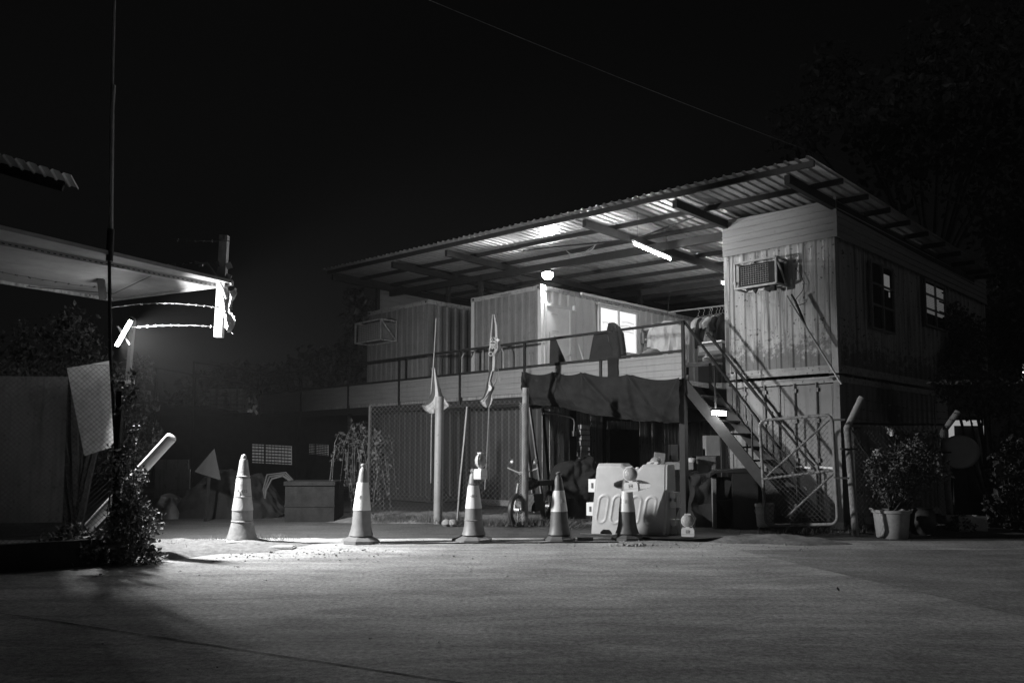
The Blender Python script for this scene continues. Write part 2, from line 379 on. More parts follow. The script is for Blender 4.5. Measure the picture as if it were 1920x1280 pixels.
# ---------------------------------------------------------------- containers
def wall_panel(t, name, O, U, N, lu, z0, z1, m, pitch=.28, depth=.034, kind='trap'):
    return MB(FB).ribs(O, U, (0, 0, 1), N, lu, z1-z0, pitch, depth, kind).build(name, M_[m], t)
def container(label, x0, x1, y0, y1, z0, z1, m, front='ribs', right=True, group='stacked cargo containers', mr='rail', pitch=.30, depth=.034):
    t = thing('cargo_container', label, 'container', (x1, y0, z0), 0, FB, group)
    p = .11
    for x in (x0, x1):
        for y in (y0, y1):
            sx_, sy_ = (1 if x == x0 else -1), (1 if y == y0 else -1)
            b = MB(FB); b.box(min(x, x+sx_*p), max(x, x+sx_*p), min(y, y+sy_*p), max(y, y+sy_*p), z0+.12, z1-.12); po = b.build('corner_post', M_[m], t)
            for z, zz in ((z0, z0+.118), (z1-.118, z1)):
                c = MB(FB); c.box(min(x-sx_*.006, x+sx_*.17), max(x-sx_*.006, x+sx_*.17), min(y-sy_*.006, y+sy_*.17), max(y-sy_*.006, y+sy_*.17), z, zz)
                cc = c.build('corner_casting', M_[mr], po)
            hx, hz = x+sx_*.085, z1-.06
            h = MB(FB).lathe([(.032, 0), (.032, .004)], 12, (hx, y-sy_*.009, hz), rot3(rx=R(90)*sy_)); h.build('casting_hole', M_['dark'], po)
    for z in ((z0+.01, z0+.15), (z1-.12, z1-.01)):
        nm = 'bottom_rail' if z[0] < z0+.1 else 'top_rail'
        for y in (y0, y1-.06): MB(FB).box(x0+.17, x1-.17, y+.008, y+.068, z[0], z[1]).build(nm, M_[mr], t)
        for x in (x0, x1-.06): MB(FB).box(x+.004, x+.064, y0+.17, y1-.17, z[0], z[1]).build(nm, M_[mr], t)
    za, zb = z0+.15, z1-.12
    wall_panel(t, 'side_wall', (x1-.012, y0+p, 0), (0, 1, 0), (1, 0, 0), y1-y0-2*p, za, zb, m, pitch, depth).location.z += 0
    wall_panel(t, 'side_wall', (x0+.012, y0+p, 0), (0, 1, 0), (-1, 0, 0), y1-y0-2*p, za, zb, m, pitch, depth)
    wall_panel(t, 'end_wall', (x0+p, y1-.012, 0), (1, 0, 0), (0, 1, 0), x1-x0-2*p, za, zb, m, pitch, depth)
    if front == 'ribs': wall_panel(t, 'end_wall', (x0+p, y0+.012, 0), (1, 0, 0), (0, -1, 0), x1-x0-2*p, za, zb, 'contd' if m == 'cont2' else m, .235, .016)  # the pale container's unlit front: its shade is put into a duller paint
    MB(FB).box(x0+.07, x1-.07, y0+.07, y1-.07, z1-.04, z1-.015).build('roof_panel', M_[m], t)
    return t
def fixz(t, z0):   # wall panels are laid out from z=0: lift them to the container floor
    for o in COL.objects:
        if o.parent == t and o.name.split('.')[0] in ('side_wall', 'end_wall'): o.location.z += z0
T = {}
T['c3u'] = container('upper worn pale container at the corner, with an air conditioner cage on its streaked front', -2.19, 0, 0, 9.3, 2.76, 5.36, 'cont')
fixz(T['c3u'], 2.91)
T['c3l'] = container('ground level container with double doors behind the staircase and the wire gate', -2.19, 0, .02, 5.15, .05, 2.72, 'contd', front='doors')
fixz(T['c3l'], .2)
T['c2u'] = container('upper pale container with the white door and the lit window opening onto the balcony', -9.5, -7.03, -.03, 9.0, 2.76, 5.36, 'cont2')
fixz(T['c2u'], 2.91)
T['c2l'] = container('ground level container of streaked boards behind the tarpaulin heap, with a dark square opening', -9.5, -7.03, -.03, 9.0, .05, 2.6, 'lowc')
fixz(T['c2l'], .2)
T['c1u'] = container('farthest upper container, with the white framed air conditioner on its dull front', -13.4, -10.65, -.53, 5.5, 2.78, 5.42, 'contd')
fixz(T['c1u'], 2.93)
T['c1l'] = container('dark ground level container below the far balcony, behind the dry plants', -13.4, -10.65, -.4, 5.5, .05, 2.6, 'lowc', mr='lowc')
fixz(T['c1l'], .2)
# doors of the lower right container
t = T['c3l']
for i, (a, b) in enumerate(((-2.07, -1.11), (-1.09, -.12))):
    dr = MB(FB); dr.box(a, b, .035, .075, .21, 2.58)
    dr.box(a, b, .028, .036, 1.35, 1.39); dr.box(a+.02, a+.06, .028, .036, .25, 2.55); dr.box(b-.06, b-.02, .028, .036, .25, 2.55)
    D_ = dr.build('container_door', M_['contd'], t)
    for k in (.28, .70):
        x = a+(b-a)*k; r = MB(FB); r.tube([(x, .005, .2), (x, .005, 2.62)], .016, 8)
        for z in (.35, 1.2, 1.9, 2.45): r.box(x-.04, x+.04, -.008, .036, z, z+.07)
        r.build('lock_rod', M_['contd'], D_)
        MB(FB).bar((x, -.015, 1.12), (x+.28, -.015, 1.10), .015, .035).build('lock_handle', M_['galv'], D_)
# cladding between container and roof
def roofz(x, y): return 5.885-.034*x-.0155*y
t = thing('cladding_panel', 'horizontally ribbed pale cladding above the container with the caged air conditioner', 'cladding', (0, 0, 5.2), 0, FB)
b = MB(FB)
for i in range(6):
    z0 = 5.17+i*.125; z1 = z0+.118
    for (xa, xb) in ((-2.18, .03),):
        za = min(z1, roofz(xa, 0)-.08); zb = min(z1, roofz(xb, 0)-.08)
        b.add([(xa, -.045, z0), (xb, -.045, z0), (xb, -.045, zb), (xa, -.045, za), (xa, -.035, z0), (xb, -.035, z0), (xb, -.035, zb), (xa, -.035, za)], [(0, 1, 2, 3), (0, 4, 5, 1), (3, 2, 6, 7)])
    b.box(-2.18, .03, -.066, -.045, z0-.006, z0+.014)
b.box(-2.18, .028, -.034, -.02, 5.17, 5.84); b.build('front_sheet', M_['gus'], t)
b = MB(FB)
for i in range(6):
    z0 = 5.17+i*.125; b.box(.035, .045, -.04, 9.3, z0, min(z0+.118, 5.74)); b.box(.045, .066, -.04, 9.3, z0-.006, z0+.014)
b.build('side_sheet', M_['gus'], t)
MB(FB).box(.03, .08, -.075, -.068, 5.15, 5.86).build('corner_flashing', M_['gus'], t)
# ---------------------------------------------------------------- the big roof
t = thing('corrugated_roof', 'large sloping corrugated metal roof over the stacked containers and balcony', 'roof', (-6.4, 0, 5.6), 0, FB)
b = MB(FB); x0, x1, y0, y1 = -13.35, .55, -2.12, 8.4
nx = int((x1-x0)/.18); o0 = len(b.V)
prof = []
for i in range(nx):
    for a, h in ((0, 0), (.50, 0), (.62, .028), (.80, .028), (.92, 0)): prof.append((x0+(i+a)*(x1-x0)/nx, h))
prof.append((x1, 0))
for (x, h) in prof:
    jj = random.uniform(-.02, .02)
    for y in (y0+jj, (y0+y1)/2, y1): b.V.append(Vector((x, y, roofz(x, y)+.012+h)))
for i in range(len(prof)-1):
    for k in (0, 1): b.F.append((3*i+k, 3*i+3+k, 3*i+4+k, 3*i+1+k)); b.S.append(False)
b.build('roof_sheet', M_['roof'], t)
for y in (-1.93, -.85, .22, 1.25, 2.3, 3.35, 4.4, 5.45, 6.5, 7.6, 8.3):
    b = MB(FB); b.bar((x0+.03, y, roofz(x0, y)-.035), (x1-.03, y, roofz(x1, y)-.035), .05, .09); b.build('purlin', M_['steel'], t)
for x in (.02, -2.1, -4.2, -8.4, -10.5, -13.25):
    b = MB(FB); b.bar((x, -1.83, roofz(x, -1.8)-.16), (x, 8.2, roofz(x, 8.2)-.16), .09, .15); b.build('rafter', M_['steel'], t)
for y in (.13, 4.1):
    b = MB(FB); b.bar((-13.2, y, roofz(-13.2, y)-.32), (-2.24, y, roofz(-2.24, y)-.32), .10, .16); b.build('header_beam', M_['steel'], t)
for (x, y, z) in ((-13.25, -.3, 5.42), (-10.8, .3, 5.42), (-9.3, .13, 5.36), (-7.12, 4.1, 5.36), (-7.12, 7.6, 5.36)):
    MB(FB).box(x-.05, x+.05, y-.05, y+.05, z, roofz(x, y)-.24).build('roof_post', M_['steel'], t)
for px in (1240, 1180, 1120, 1010):   # thin conduit slung under the sheet
    pass
b = MB(FB); pts = [onY(980, 470, -.35), onY(1040, 463, -.35), onY(1190, 449, -.35), onY(1325, 398, -.35), onY(1400, 383, -.35)]
b.tube(pts, .018, 6); b.build('conduit', M_['steel'], t)
# parapet behind the far container
b = MB(FB); b.ribs((-13.3, -.2, 5.42), (0, 0, 1), (0, 1, 0), (1, 0, 0), .84, 5.4, .2, .02, 'line')
tag(b.build('parapet_panel', M_['gus']), 'pale ribbed panel closing the gap below the roof at the far container', 'panel')
# ---------------------------------------------------------------- balcony deck
DY = -.9
t = thing('balcony', 'long raised steel balcony with clad parapet running across the stacked containers', 'balcony', (-2.55, DY, 2.6), 0, FB)
MB(FB).box(-19, -9.6, DY+.05, -.55, 2.62, 2.72).build('floor_slab', M_['wood'], t)
MB(FB).box(-9.6, -2.5, DY+.05, -.06, 2.62, 2.72).build('floor_slab', M_['wood'], t)
MB(FB).box(-7.0, -2.25, -.06, 9, 2.62, 2.72).build('floor_slab', M_['wood'], t)
b = MB(FB); b.box(-19, -2.55, DY-.01, DY+.05, 2.46, 2.62)
b.build('edge_beam', M_['steel'], t)
posts = [onY(px, 700, DY).x for px in (1283, 1128, 985, 864, 750, 655, 567)]+[-19.0]
for i, x in enumerate(posts):
    hi = 3.86 if i in (0, 3, 4) or i > 4 else 3.28
    if i == 1: hi = 3.28
    if i == 2: hi = 3.84
    MB(FB).box(x-.03, x+.03, DY-.045, DY-.005, 2.5, hi).build('rail_post', M_['steel'], t)
for i in range(len(posts)-1):
    xa, xb = posts[i+1]+.035, posts[i]-.035
    z0, z1 = 2.70, 3.25
    b = MB(FB).ribs((xa, DY-.02, z0), (0, 0, 1), (xb-xa, 0, 0), (0, -1, 0), z1-z0, 1.0, .125, .014, 'line'); b.box(xa, xb, DY-.012, DY-.004, z0, z1)
    b.build('parapet_panel', M_['deckp'], t)
xr = posts[0]
MB(FB).bar((-19, DY-.02, 3.27), (xr, DY-.02, 3.29), .05, .05).build('middle_rail', M_['steel'], t)
MB(FB).bar((-19, DY-.02, 3.88), (xr+.03, DY-.02, 3.84), .05, .05).build('hand_rail', M_['steel'], t)
for px, yl in ((1280, DY+.02), (1262, 3.5), (1283, 3.0)):
    pass
# posts carrying the balcony
for x, y, l in ((-2.62, DY, 'dark steel post holding the balcony corner beside the staircase'), (onY(556, 800, DY).x, DY, 'dark square balcony post between the two lit grilles'), (onY(456, 830, DY).x, DY, 'thin dark balcony post beside the small tube lamp'), (onY(693, 850, DY).x, DY, 'dark balcony post standing in the dry creepers'), (-2.6, 3.2, 'dark post standing at the white cabinet under the balcony')):
    tt = thing('deck_post', l, 'post', (x, y, 0), 0, FB, 'posts under the balcony')
    MB(FB).box(x-.06, x+.06, y-.005, y+.11, .012, 2.455 if y < 0 else 2.61).build('post_shaft', M_['steel'], tt); MB(FB).box(x-.11, x+.11, y-.06, y+.16, 0, .012).build('base_plate', M_['steel'], tt)
# ---------------------------------------------------------------- staircase
t = thing('staircase', 'steep dark steel staircase climbing left to the balcony behind the wire gate', 'staircase', (-.6, -.5, 0), 0, FB)
top, bot = Vector((-2.58, 0, 2.68)), Vector((-.35, 0, .12)); dv = bot-top
for y in (DY+.02, -.10):
    b = MB(FB); b.bar(top+Vector((0, y, 0)), bot+Vector((.1, y, -.1)), .04, .20); b.build('stringer', M_['steel'], t)
for i in range(1, 11):
    p = top+dv*(i/10.6); b = MB(FB); b.box(p.x-.13, p.x+.11, DY+.045, -.125, p.z-.02, p.z+.012); b.build('tread', M_['steel'], t)
for y, nm in ((DY+.02, 'outer'), (-.10, 'inner')):
    a = top+Vector((.05, y, 1.15 if y < -.5 else 1.05)); c = bot+Vector((-.10, y, 1.0))
    pts = [a+(c-a)*(k/12)+Vector((0, 0, random.uniform(-.02, .02) if y > -.5 else 0)) for k in range(13)]
    b = MB(FB); b.tube(pts, [.026 if y < -.5 else random.uniform(.02, .035) for _ in pts], 7)
    b.tube([c, c+Vector((.06, 0, -.12)), c+Vector((.06, 0, -1.0))], .022, 6); b.build('hand_rail', M_['steel'], t)
    for k in (.30, .62):
        p = top+dv*k; MB(FB).tube([p+Vector((0, y, 0)), p+Vector((0, y, 1.03))], .018, 6).build('baluster', M_['steel'], t)
# ---------------------------------------------------------------- tarpaulin hung below the parapet
def tarp():
    b = MB(FB)
    pts_t = [(983, 697), (1040, 697), (1092, 698), (1180, 702), (1278, 708)]; pts_b = [(986, 750), (1060, 766), (1150, 782), (1220, 790), (1279, 792)]
    T_ = [onY(x, y, DY-.07) for x, y in pts_t]; B_ = [onY(x, y, DY-.10) for x, y in pts_b]
    def samp(L, u):
        k = min(int(u*(len(L)-1)), len(L)-2); f = u*(len(L)-1)-k; return L[k].lerp(L[k+1], f)
    def fn(u, v):
        a, c = samp(T_, u), samp(B_, u); p = a.lerp(c, v)
        tie = abs(((u*4.0) % 1)-.5)*2          # 1 at a tie, 0 midway
        q_ = Vector((u*5, v*1.6, 3)); n1 = noise.noise(q_)*.16+noise.noise(q_*2.3)*.07+noise.noise(q_*5.1)*.03
        crease = 0
        for k in range(5): du = u-k*.25; crease += .05*math.exp(-((abs(du)-.10*v)/.012)**2)*(1-v*.6)
        sag = .07*(1-tie**2)*(1-v*.7)
        return (p.x, p.y-.03-n1*(.25+v)-crease-.08*math.sin(v*math.pi), p.z-sag+.05*noise.noise(Vector((u*7, 9, v)))*v)
    b.grid(fn, 200, 44)
    def fn2(u, v):
        a = samp(B_, u); return (a.x, a.y-.03+v*1.9, a.z+.30*v-.10*math.sin(v*3.1)+.02*math.sin(u*30+v*8))
    b.grid(fn2, 60, 8)
    return b
tag(tarp().build('tarpaulin', M_['tarp']), 'dark sagging tarpaulin tied along the balcony edge above the barrier', 'tarpaulin')
# ---------------------------------------------------------------- door, window and fittings on the balcony wall (plane x = -7.03)
X2 = -7.03
t = T['c2u']
b = MB(FB); b.box(X2, X2+.035, .13, .97, 2.80, 4.86); dr = b.build('door', M_['white'], t)
b = MB(FB); b.box(X2-.01, X2+.05, .06, .128, 2.76, 4.93); b.box(X2-.01, X2+.05, .972, 1.04, 2.76, 4.93); b.box(X2-.01, X2+.05, .128, .972, 4.862, 4.93); b.build('door_frame', M_['cont2'], t)
b = MB(FB); b.lathe([(.012, 0), (.012, .05), (.032, .055), (.036, .075), (.02, .09)], 12, (X2+.035, .90, 3.72), rot3(ry=R(90))); b.build('door_knob', M_['galv'], dr)
b = MB(FB)
for (y0_, y1_, z0_, z1_) in ((.28, .52, 4.68, 4.69), (.32, .56, 4.27, 4.285), (.22, .25, 4.1, 4.24), (.38, .47, 4.0, 4.16)): b.box(X2+.036, X2+.039, y0_, y1_, z0_, z1_)
b.build('door_notice', M_['faint'], dr)
wa, wb, wz0, wz1 = 2.18, 3.72, 4.02, 5.08
wdw = MB(FB); wdw.box(X2, X2+.015, wa, wb, wz0, wz1); wo_ = wdw.build('window', M_['pane'], t)
b = MB(FB)
for (a, c) in ((wa-.07, wa), (wb, wb+.07), ((wa+wb)/2-.03, (wa+wb)/2+.03)): b.box(X2-.01, X2+.05, a, c, wz0-.07, wz1+.07)
b.box(X2-.01, X2+.049, wa-.07, wb+.07, wz1+.001, wz1+.07); b.box(X2-.01, X2+.049, wa-.07, wb+.07, wz0-.07, wz0-.001); b.box(X2, X2+.09, wa-.12, wb+.12, wz1+.075, wz1+.10)
b.build('window_frame', M_['white'], wo_)
b = MB(FB)
for k in range(3):
    y = wa+.1+.5*k; pts = [(X2+.02, y+.06*i, 4.72-.02*math.sin(i*2+k)-.12*k*.3) for i in range(7)]; b.tube(pts, .006, 4)
for z in (4.55, 4.70, 4.80): b.tube([(X2+.02, 3.1, z), (X2+.02, 3.35, z+.03), (X2+.02, 3.65, z)], .008, 4)
b.build('curtain_fold', M_['faint'], wo_)
b = MB(FB); b.box(X2+.02, X2+.07, 1.4, 5.6, 5.30, 5.36); b.build('gutter', M_['white'], t)
def wallthing(name, label, cat, y, z, mb_parts, group=None):
    tt = thing(name, label, cat, (X2, y, z), 0, FB, group)
    for nm, mbx, mm in mb_parts: mbx.build(nm, M_[mm], tt)
    return tt
wallthing('switch_box', 'small white switch box high beside the balcony door', 'switch box', 1.14, 4.9, [('case', MB(FB).box(X2, X2+.06, 1.10, 1.20, 4.86, 4.98), 'white'), ('lid', MB(FB).box(X2+.06, X2+.068, 1.11, 1.19, 4.87, 4.97), 'white')])
tt = thing('broom', 'thin broom leaning on the pale wall between door and window', 'broom', (X2+.3, 1.45, 2.72), 0, FB)
MB(FB).tube([(X2+.32, 1.52, 2.85), (X2+.03, 1.30, 4.05)], .013, 6).build('handle', M_['white'], tt); MB(FB).obox((X2+.33, 1.53, 2.79), (.1, .28, .14)).build('bristles', M_['cloth_d'], tt)
# ---------------------------------------------------------------- lamps
# flood lamp hung under the roof at the balcony corner
fl = onY(1027, 514, .20)
t = thing('flood_lamp', 'blazing bare lamp hung under the corrugated roof in front of the balcony door', 'lamp', fl, 0, FB)
MB(FB).lathe([(.001, -.13), (.09, -.11), (.135, -.04), (.14, .01), (.09, .05)], 20, fl).build('bulb', M_['bulb'], t)
MB(FB).lathe([(.09, .045), (.15, .03), (.155, .06), (.07, .10), (.05, .16), (.001, .165)], 20, fl).build('housing', M_['steel'], t)
MB(FB).tube([fl+Vector((0, 0, .16)), fl+Vector((0, .05, .24)), fl+Vector((0, .11, .24))], .014, 6).build('bracket', M_['steel'], t)
ld = bpy.data.lights.new('flood_light', 'SPOT'); ld.energy = FLOOD_W; ld.shadow_soft_size = .05; ld.spot_size = R(158); ld.spot_blend = .35
lo = bpy.data.objects.new('flood_light', ld); COL.objects.link(lo); lo.parent = t; lo.location = (.10, -.12, -.15); lo.rotation_euler = Vector((.25, -.8, -.62)).to_track_quat('-Z', 'Y').to_euler()
# left flood lamp on the fence pole
lp = onD(235, 625, 11.6); n_ = Vector((.84, .32, -.45)).normalized(); a_ = Vector((-.36, .10, -.9)); a_ = (a_-n_*a_.dot(n_)).normalized(); b_ = n_.cross(a_)
RM = Matrix((b_, a_, n_)).transposed()
t = thing('floodlight', 'glaring slim floodlight tilted on the pole beside the blank board', 'lamp', lp)
MB().obox(lp-n_*.02, (.11, .43, .04), RM).build('led_panel', M_['led'], t)
MB().obox(lp-n_*.02-a_*.235, (.15, .04, .07), RM).build('housing', M_['steel'], t)
MB().tube([lp-n_*.05, lp-n_*.12+Vector((0, 0, .05)), onD(243, 645, 11.8)], .014, 6).build('bracket', M_['steel'], t)
ld = bpy.data.lights.new('floodlight_light', 'AREA'); ld.shape = 'RECTANGLE'; ld.size = .12; ld.size_y = .42; ld.energy = LEFT_W; ld.spread = R(150)
lo = bpy.data.objects.new('floodlight_light', ld); COL.objects.link(lo); lo.parent = t
lo.matrix_world = Matrix.Translation(lp+n_*.012) @ Matrix((b_, -a_, -n_)).transposed().to_4x4()
lo.matrix_parent_inverse = Matrix.Identity(4); lo.matrix_basis = WM[t].inverted() @ (Matrix.Translation(lp+n_*.012) @ Matrix((b_, -a_, -n_)).transposed().to_4x4())
# fluorescent tubes
def tubelamp(p, q, label, m='tube', frame=FB, name='tube_lamp', r=.019, hang=None, grp='fluorescent tubes'):
    p, q = Vector(p), Vector(q); t = thing(name, label, 'lamp', p, 0, frame, grp)
    MB(frame).tube([p, q], r, 10).build('glass_tube', M_[m], t)
    dv = (q-p).normalized(); b = MB(frame); b.bar(p-dv*.03+Vector((0, 0, .055)), q+dv*.03+Vector((0, 0, .055)), .05, .035)
    for e, s in ((p, -1), (q, 1)): b.bar(e, e+dv*s*.03, .035, .06)
    b.build('fitting', M_['white'], t)
    if hang:
        c = MB(frame)
        for k in (.1, .9): v = p.lerp(q, k); c.tube([v+Vector((0, 0, .07)), Vector((v.x, v.y, hang(v.x, v.y)))], .004, 4)
        c.build('hanger', M_['steel'], t)
pa, pb = onZ(1188, 457, 5.35), onZ(1256, 486, 5.35)
tubelamp(pa, pb, 'long bright fluorescent tube slung below the middle of the roof', hang=lambda x, y: roofz(x, y))
pc = onZ(1353, 531, 5.3); tubelamp(pc, pc+Vector((.1, 1.2, 0)), 'fluorescent tube whose bright tip shows past the upper container edge', hang=lambda x, y: roofz(x, y))
tl = onD(416, 813, 28); tubelamp(tl, tl+Vector((.62, 0, -.03)), 'tiny distant tube lamp glowing in the dark yard behind the triangular sign', frame=W)
# lamp under the stairs
sl = onD(1348, 774, 14.38)
t = thing('bulkhead_lamp', 'short bright lamp glowing under the balcony beside the stair top', 'lamp', sl)
MB().obox(sl, (.24, .05, .07), rot3(ry=.06)).build('diffuser', M_['bulk'], t); MB().obox(sl+Vector((0, .0, .058)), (.28, .08, .04)).build('housing', M_['steel'], t)
# ---------------------------------------------------------------- traffic cones
def cone(x, y, prof, base_r, slab, bands, label, rz=0, mats=('cone_d', 'cone_w', 'cone_d'), text=None, tilt=None, extra=None):
    t = thing('traffic_cone', label, 'traffic cone', (x, y, .004), rz, W, 'traffic cones across the gateway', tilt)
    m = mats[0]; c8 = math.pi/8
    MB().lathe([(base_r, 0), (base_r, slab*.45), (base_r*.93, slab*.55), (prof[0][0]*1.06, slab*.92), (prof[0][0], slab)], 8, (0, 0, 0), rot3(rz=c8), smooth=False).build('base', M_[m], t, True)
    def rad(z):
        for (r0, z0), (r1, z1) in zip(prof, prof[1:]):
            if z0 <= z <= z1: return r0+(r1-r0)*(z-z0)/(z1-z0+1e-9)
        return prof[-1][0]
    bd = MB().lathe([(r, z) for r, z in prof], 36).build('body', M_[m], t, True)
    z0, z1 = bands; zs = [z0+(z1-z0)*k/6 for k in range(7)]
    MB().lathe([(rad(z0)+.001, z0)]+[(rad(z)+.005, z) for z in zs]+[(rad(z1)+.001, z1)], 36).build('reflective_sleeve', M_[mats[1]], t, True)
    if extra:
        for z in extra: MB().lathe([(rad(z)+.002, z-.009), (rad(z)+.011, z), (rad(z)+.002, z+.009)], 36).build('ring', M_[mats[2]], t, True)
    if text:
        for (s, sz, zz, tilt_, ang, dk) in text:
            r = rad(zz)+.006; slope = math.atan2(rad(z0)-rad(z1), z1-z0)
            mt = Matrix.Rotation(ang, 4, 'Z') @ Matrix.Translation((0, -r, zz)) @ Matrix.Rotation(R(90)-slope, 4, 'X')
            if s == '#':
                b = MB()
                for i in range(3): b.obox(mt @ Vector((0, (i-1)*.022, 0)), (.066, .002, .004), mt.to_3x3())
                for i in range(4): b.obox(mt @ Vector(((i-1.5)*.022, 0, 0)), (.003, .046, .004), mt.to_3x3())
            else: b = text_mb(s, sz, mt)
            b.build('printed_mark', M_[dk], t, True)
    return t
P1 = [(.222, .10), (.195, .18), (.165, .30), (.150, .36), (.149, .52), (.118, .74), (.098, .98), (.088, 1.04), (.056, 1.27), (.040, 1.275), (.044, 1.30), (.030, 1.335), (.001, 1.35)]
P2 = [(.188, .114), (.165, .18), (.145, .28), (.131, .496), (.084, .90), (.080, .92), (.060, 1.07), (.057, 1.085), (.050, 1.11), (.030, 1.14), (.026, 1.15), (.038, 1.165), (.042, 1.18), (.030, 1.20), (.001, 1.205)]
def sc_(P, k, kr=1): return [(r*kr, z*k) for r, z in P]
C1 = onG(441, 1026)+Vector((0, .28, 0)); C2 = onG(671, 1021)+Vector((0, .24, 0)); C3 = onG(887, 1018)+Vector((0, .24, 0)); C4 = onG(1051, 1016)+Vector((0, .22, 0)); C5 = onG(1180, 1014)+Vector((0, .22, 0))
cone(C1.x, C1.y, P1, .40, .10, (.516, .98), 'tallest and palest cone, wrapped in wrinkled plastic and standing at the weedy left edge', rz=.1, mats=('cone_l', 'cone_m', 'cone_l'),
     text=[('A 435', .062, .80, 0, .12, 'ink')], extra=(.355, .72, 1.02))
cone(C2.x, C2.y, P2, .29, .10, (.496, .918), 'second cone from the left, with a knobbed tip and a framed mark on its sleeve', rz=.3, tilt=('Y', .018), text=[('#', 0, .70, 0, -.25, 'faint')])
P3 = sc_(P2, .93)
c3 = cone(C3.x, C3.y, P3, .29, .085, (.51, .86), 'middle cone with a crumpled white sleeve', rz=-.1, tilt=('Y', -.012), extra=(.33, .885), text=[('• 公 •', .05, .70, 0, .1, 'ink')])
P4 = sc_(P2, .885)
cone(C4.x, C4.y, P4, .25, .08, (.455, .78), 'smaller cone without a lamp, just left of the white barrier', rz=.5, tilt=('Y', -.02), mats=('cone_k', 'cone_w', 'cone_k'), text=[('#', 0, .62, 0, .05, 'faint')])
cone(C5.x, C5.y, sc_(P2, .86), .25, .08, (.44, .76), 'cone standing directly in front of the white barrier', rz=.2, mats=('cone_k', 'cone_w', 'cone_k'), text=[('#', 0, .60, 0, -.35, 'faint')])
# ---------------------------------------------------------------- round warning lamps (face along local -y)
def warning_lamp(label, loc, rz=0, tilt=None, k=1.0, emblem=True):
    t = thing('warning_lamp', label, 'warning lamp', loc, rz, W, 'round roadworks warning lamps', tilt)
    cs = [(-.115*k, .02*k), (-.105*k, 0), (.105*k, 0), (.115*k, .02*k), (.115*k, .12*k), (.09*k, .155*k), (-.09*k, .155*k), (-.115*k, .12*k)]
    c = MB().prism(cs, .12*k).build('battery_case', M_['white'], t, True)
    b = MB(); b.obox((0, 0, .045*k), (.236*k, .126*k, .006*k)); b.build('case_seam', M_['faint'], c, True)
    if emblem:
        b = MB()
        for (x0, x1, z0, z1) in ((-.03, .03, .065, .069), (-.03, .03, .116, .120), (-.03, -.026, .069, .116), (.026, .03, .069, .116)): b.box(x0*k, x1*k, -.064*k, -.059*k, z0*k, z1*k)
        b.tube([(-.018*k, -.062*k, .08*k), (-.01*k, -.062*k, .1*k), (.004*k, -.062*k, .088*k), (.018*k, -.062*k, .104*k), (.012*k, -.062*k, .08*k)], .0035*k, 5)
        b.build('emblem', M_['ink'], c, True)
    ax = rot3(rx=R(90)); cz = .155*k+.125*k; pr = [(.001, -.075), (.05, -.07), (.085, -.055), (.107, -.025), (.112, 0), (.107, .025), (.085, .055), (.05, .07), (.001, .075)]
    MB().lathe([(r*k, z*k) for r, z in pr], 32, (0, 0, cz), ax).build('lens', M_['lens'], t, True)
    MB().lathe([(.108*k, -.012*k), (.119*k, -.008*k), (.119*k, .008*k), (.108*k, .012*k)], 32, (0, 0, cz), ax).build('lens_ring', M_['cone_w'], t, True)
    b = MB(); b.box(-.055*k, .055*k, -.03*k, .03*k, cz+.105*k, cz+.128*k); b.build('top_tab', M_['cone_w'], t, True)
    b = MB(); b.box(-.03*k, .03*k, -.025*k, .025*k, .155*k, .175*k); b.build('neck', M_['white'], t, True)
    return t
c3t = onD(901, 898, C3.y-.02); warning_lamp('warning lamp seen edge-on like an egg, bolted beside the tip of the middle cone', (c3t.x, C3.y-.02, c3t.z), rz=R(66), k=1.02, emblem=False)
b = MB(); b.tube([(c3t.x-.16, C3.y-.03, c3t.z+.12), (c3t.x, C3.y-.03, c3t.z+.12)], .009, 6); b.tube([(c3t.x-.16, C3.y-.03, c3t.z+.12), (c3t.x-.12, C3.y-.03, c3t.z+.12)], .016, 6); b.build('fixing_bolt', M_['galv'], [o for o in COL.objects if o.name == 'warning_lamp'][0])
c5t = onD(1185, 921, C5.y-.05); warning_lamp('warning lamp with a square emblem facing us on top of the cone before the barrier', (c5t.x, C5.y-.10, c5t.z), rz=R(-24), tilt=('Y', R(-7)), k=.98)
# ---------------------------------------------------------------- water filled barrier
BL, BR = onG(1120, 999), onG(1260, 1007); BL.z = BR.z = 0; bd = (BR-BL); blen = bd.length; brz = math.atan2(bd.y, bd.x)
t = thing('water_barrier', 'big white plastic water-filled road barrier with oval embossing behind the cones', 'barrier', (BL.x, BL.y, .01), brz)
def topz(s):
    pts = [(0, 1.14), (.02, 1.18), (.35, 1.18), (.39, 1.14), (.43, 1.10), (.60, 1.09), (.63, 1.12), (.665, 1.165), (1, 1.165)]
    for (a, za), (c, zc) in zip(pts, pts[1:]):
        if a <= s <= c: return za+(zc-za)*(s-a)/(c-a)
    return 1.165
def bfront(s, v, sd=-1):
    tz = topz(s); z = v*tz; xl = .0+.09*(max(0, z)/1.18)**1.3; xr = blen-.0; x = xl+s*(xr-xl)
    th = .25-.06*(z/1.18)
    if z > 1.10*tz/1.18 and v > .96: th -= .02*(v-.96)/.04
    e = 0
    L = blen/1.35
    dx, dz = (x-.74*L)/(.33*L), (z-.83)/.085
    rr = dx*dx+dz*dz
    if rr < 1: e -= .17*min(1, (1-rr)*5)
    for k, xc in enumerate((.21, .47, .80, 1.06)):
        c = Vector((xc*L+(z-.42)*.16, .42)); zz = max(-.14, min(.14, z-.42)); ddx = x-c.x; ddz = z-.42-zz; q = math.hypot(ddx, ddz)
        e += .011*math.exp(-((q-.085)/.018)**2)-.004*(q < .07)
    if z < .085 and abs(x-.28*L) < math.sqrt(max(0, .105**2-z*z*1.4)): e -= .13
    if s < .03 or s > .97: e -= .012
    return (x, sd*(th+e), z)
NX, NZ = 150, 110
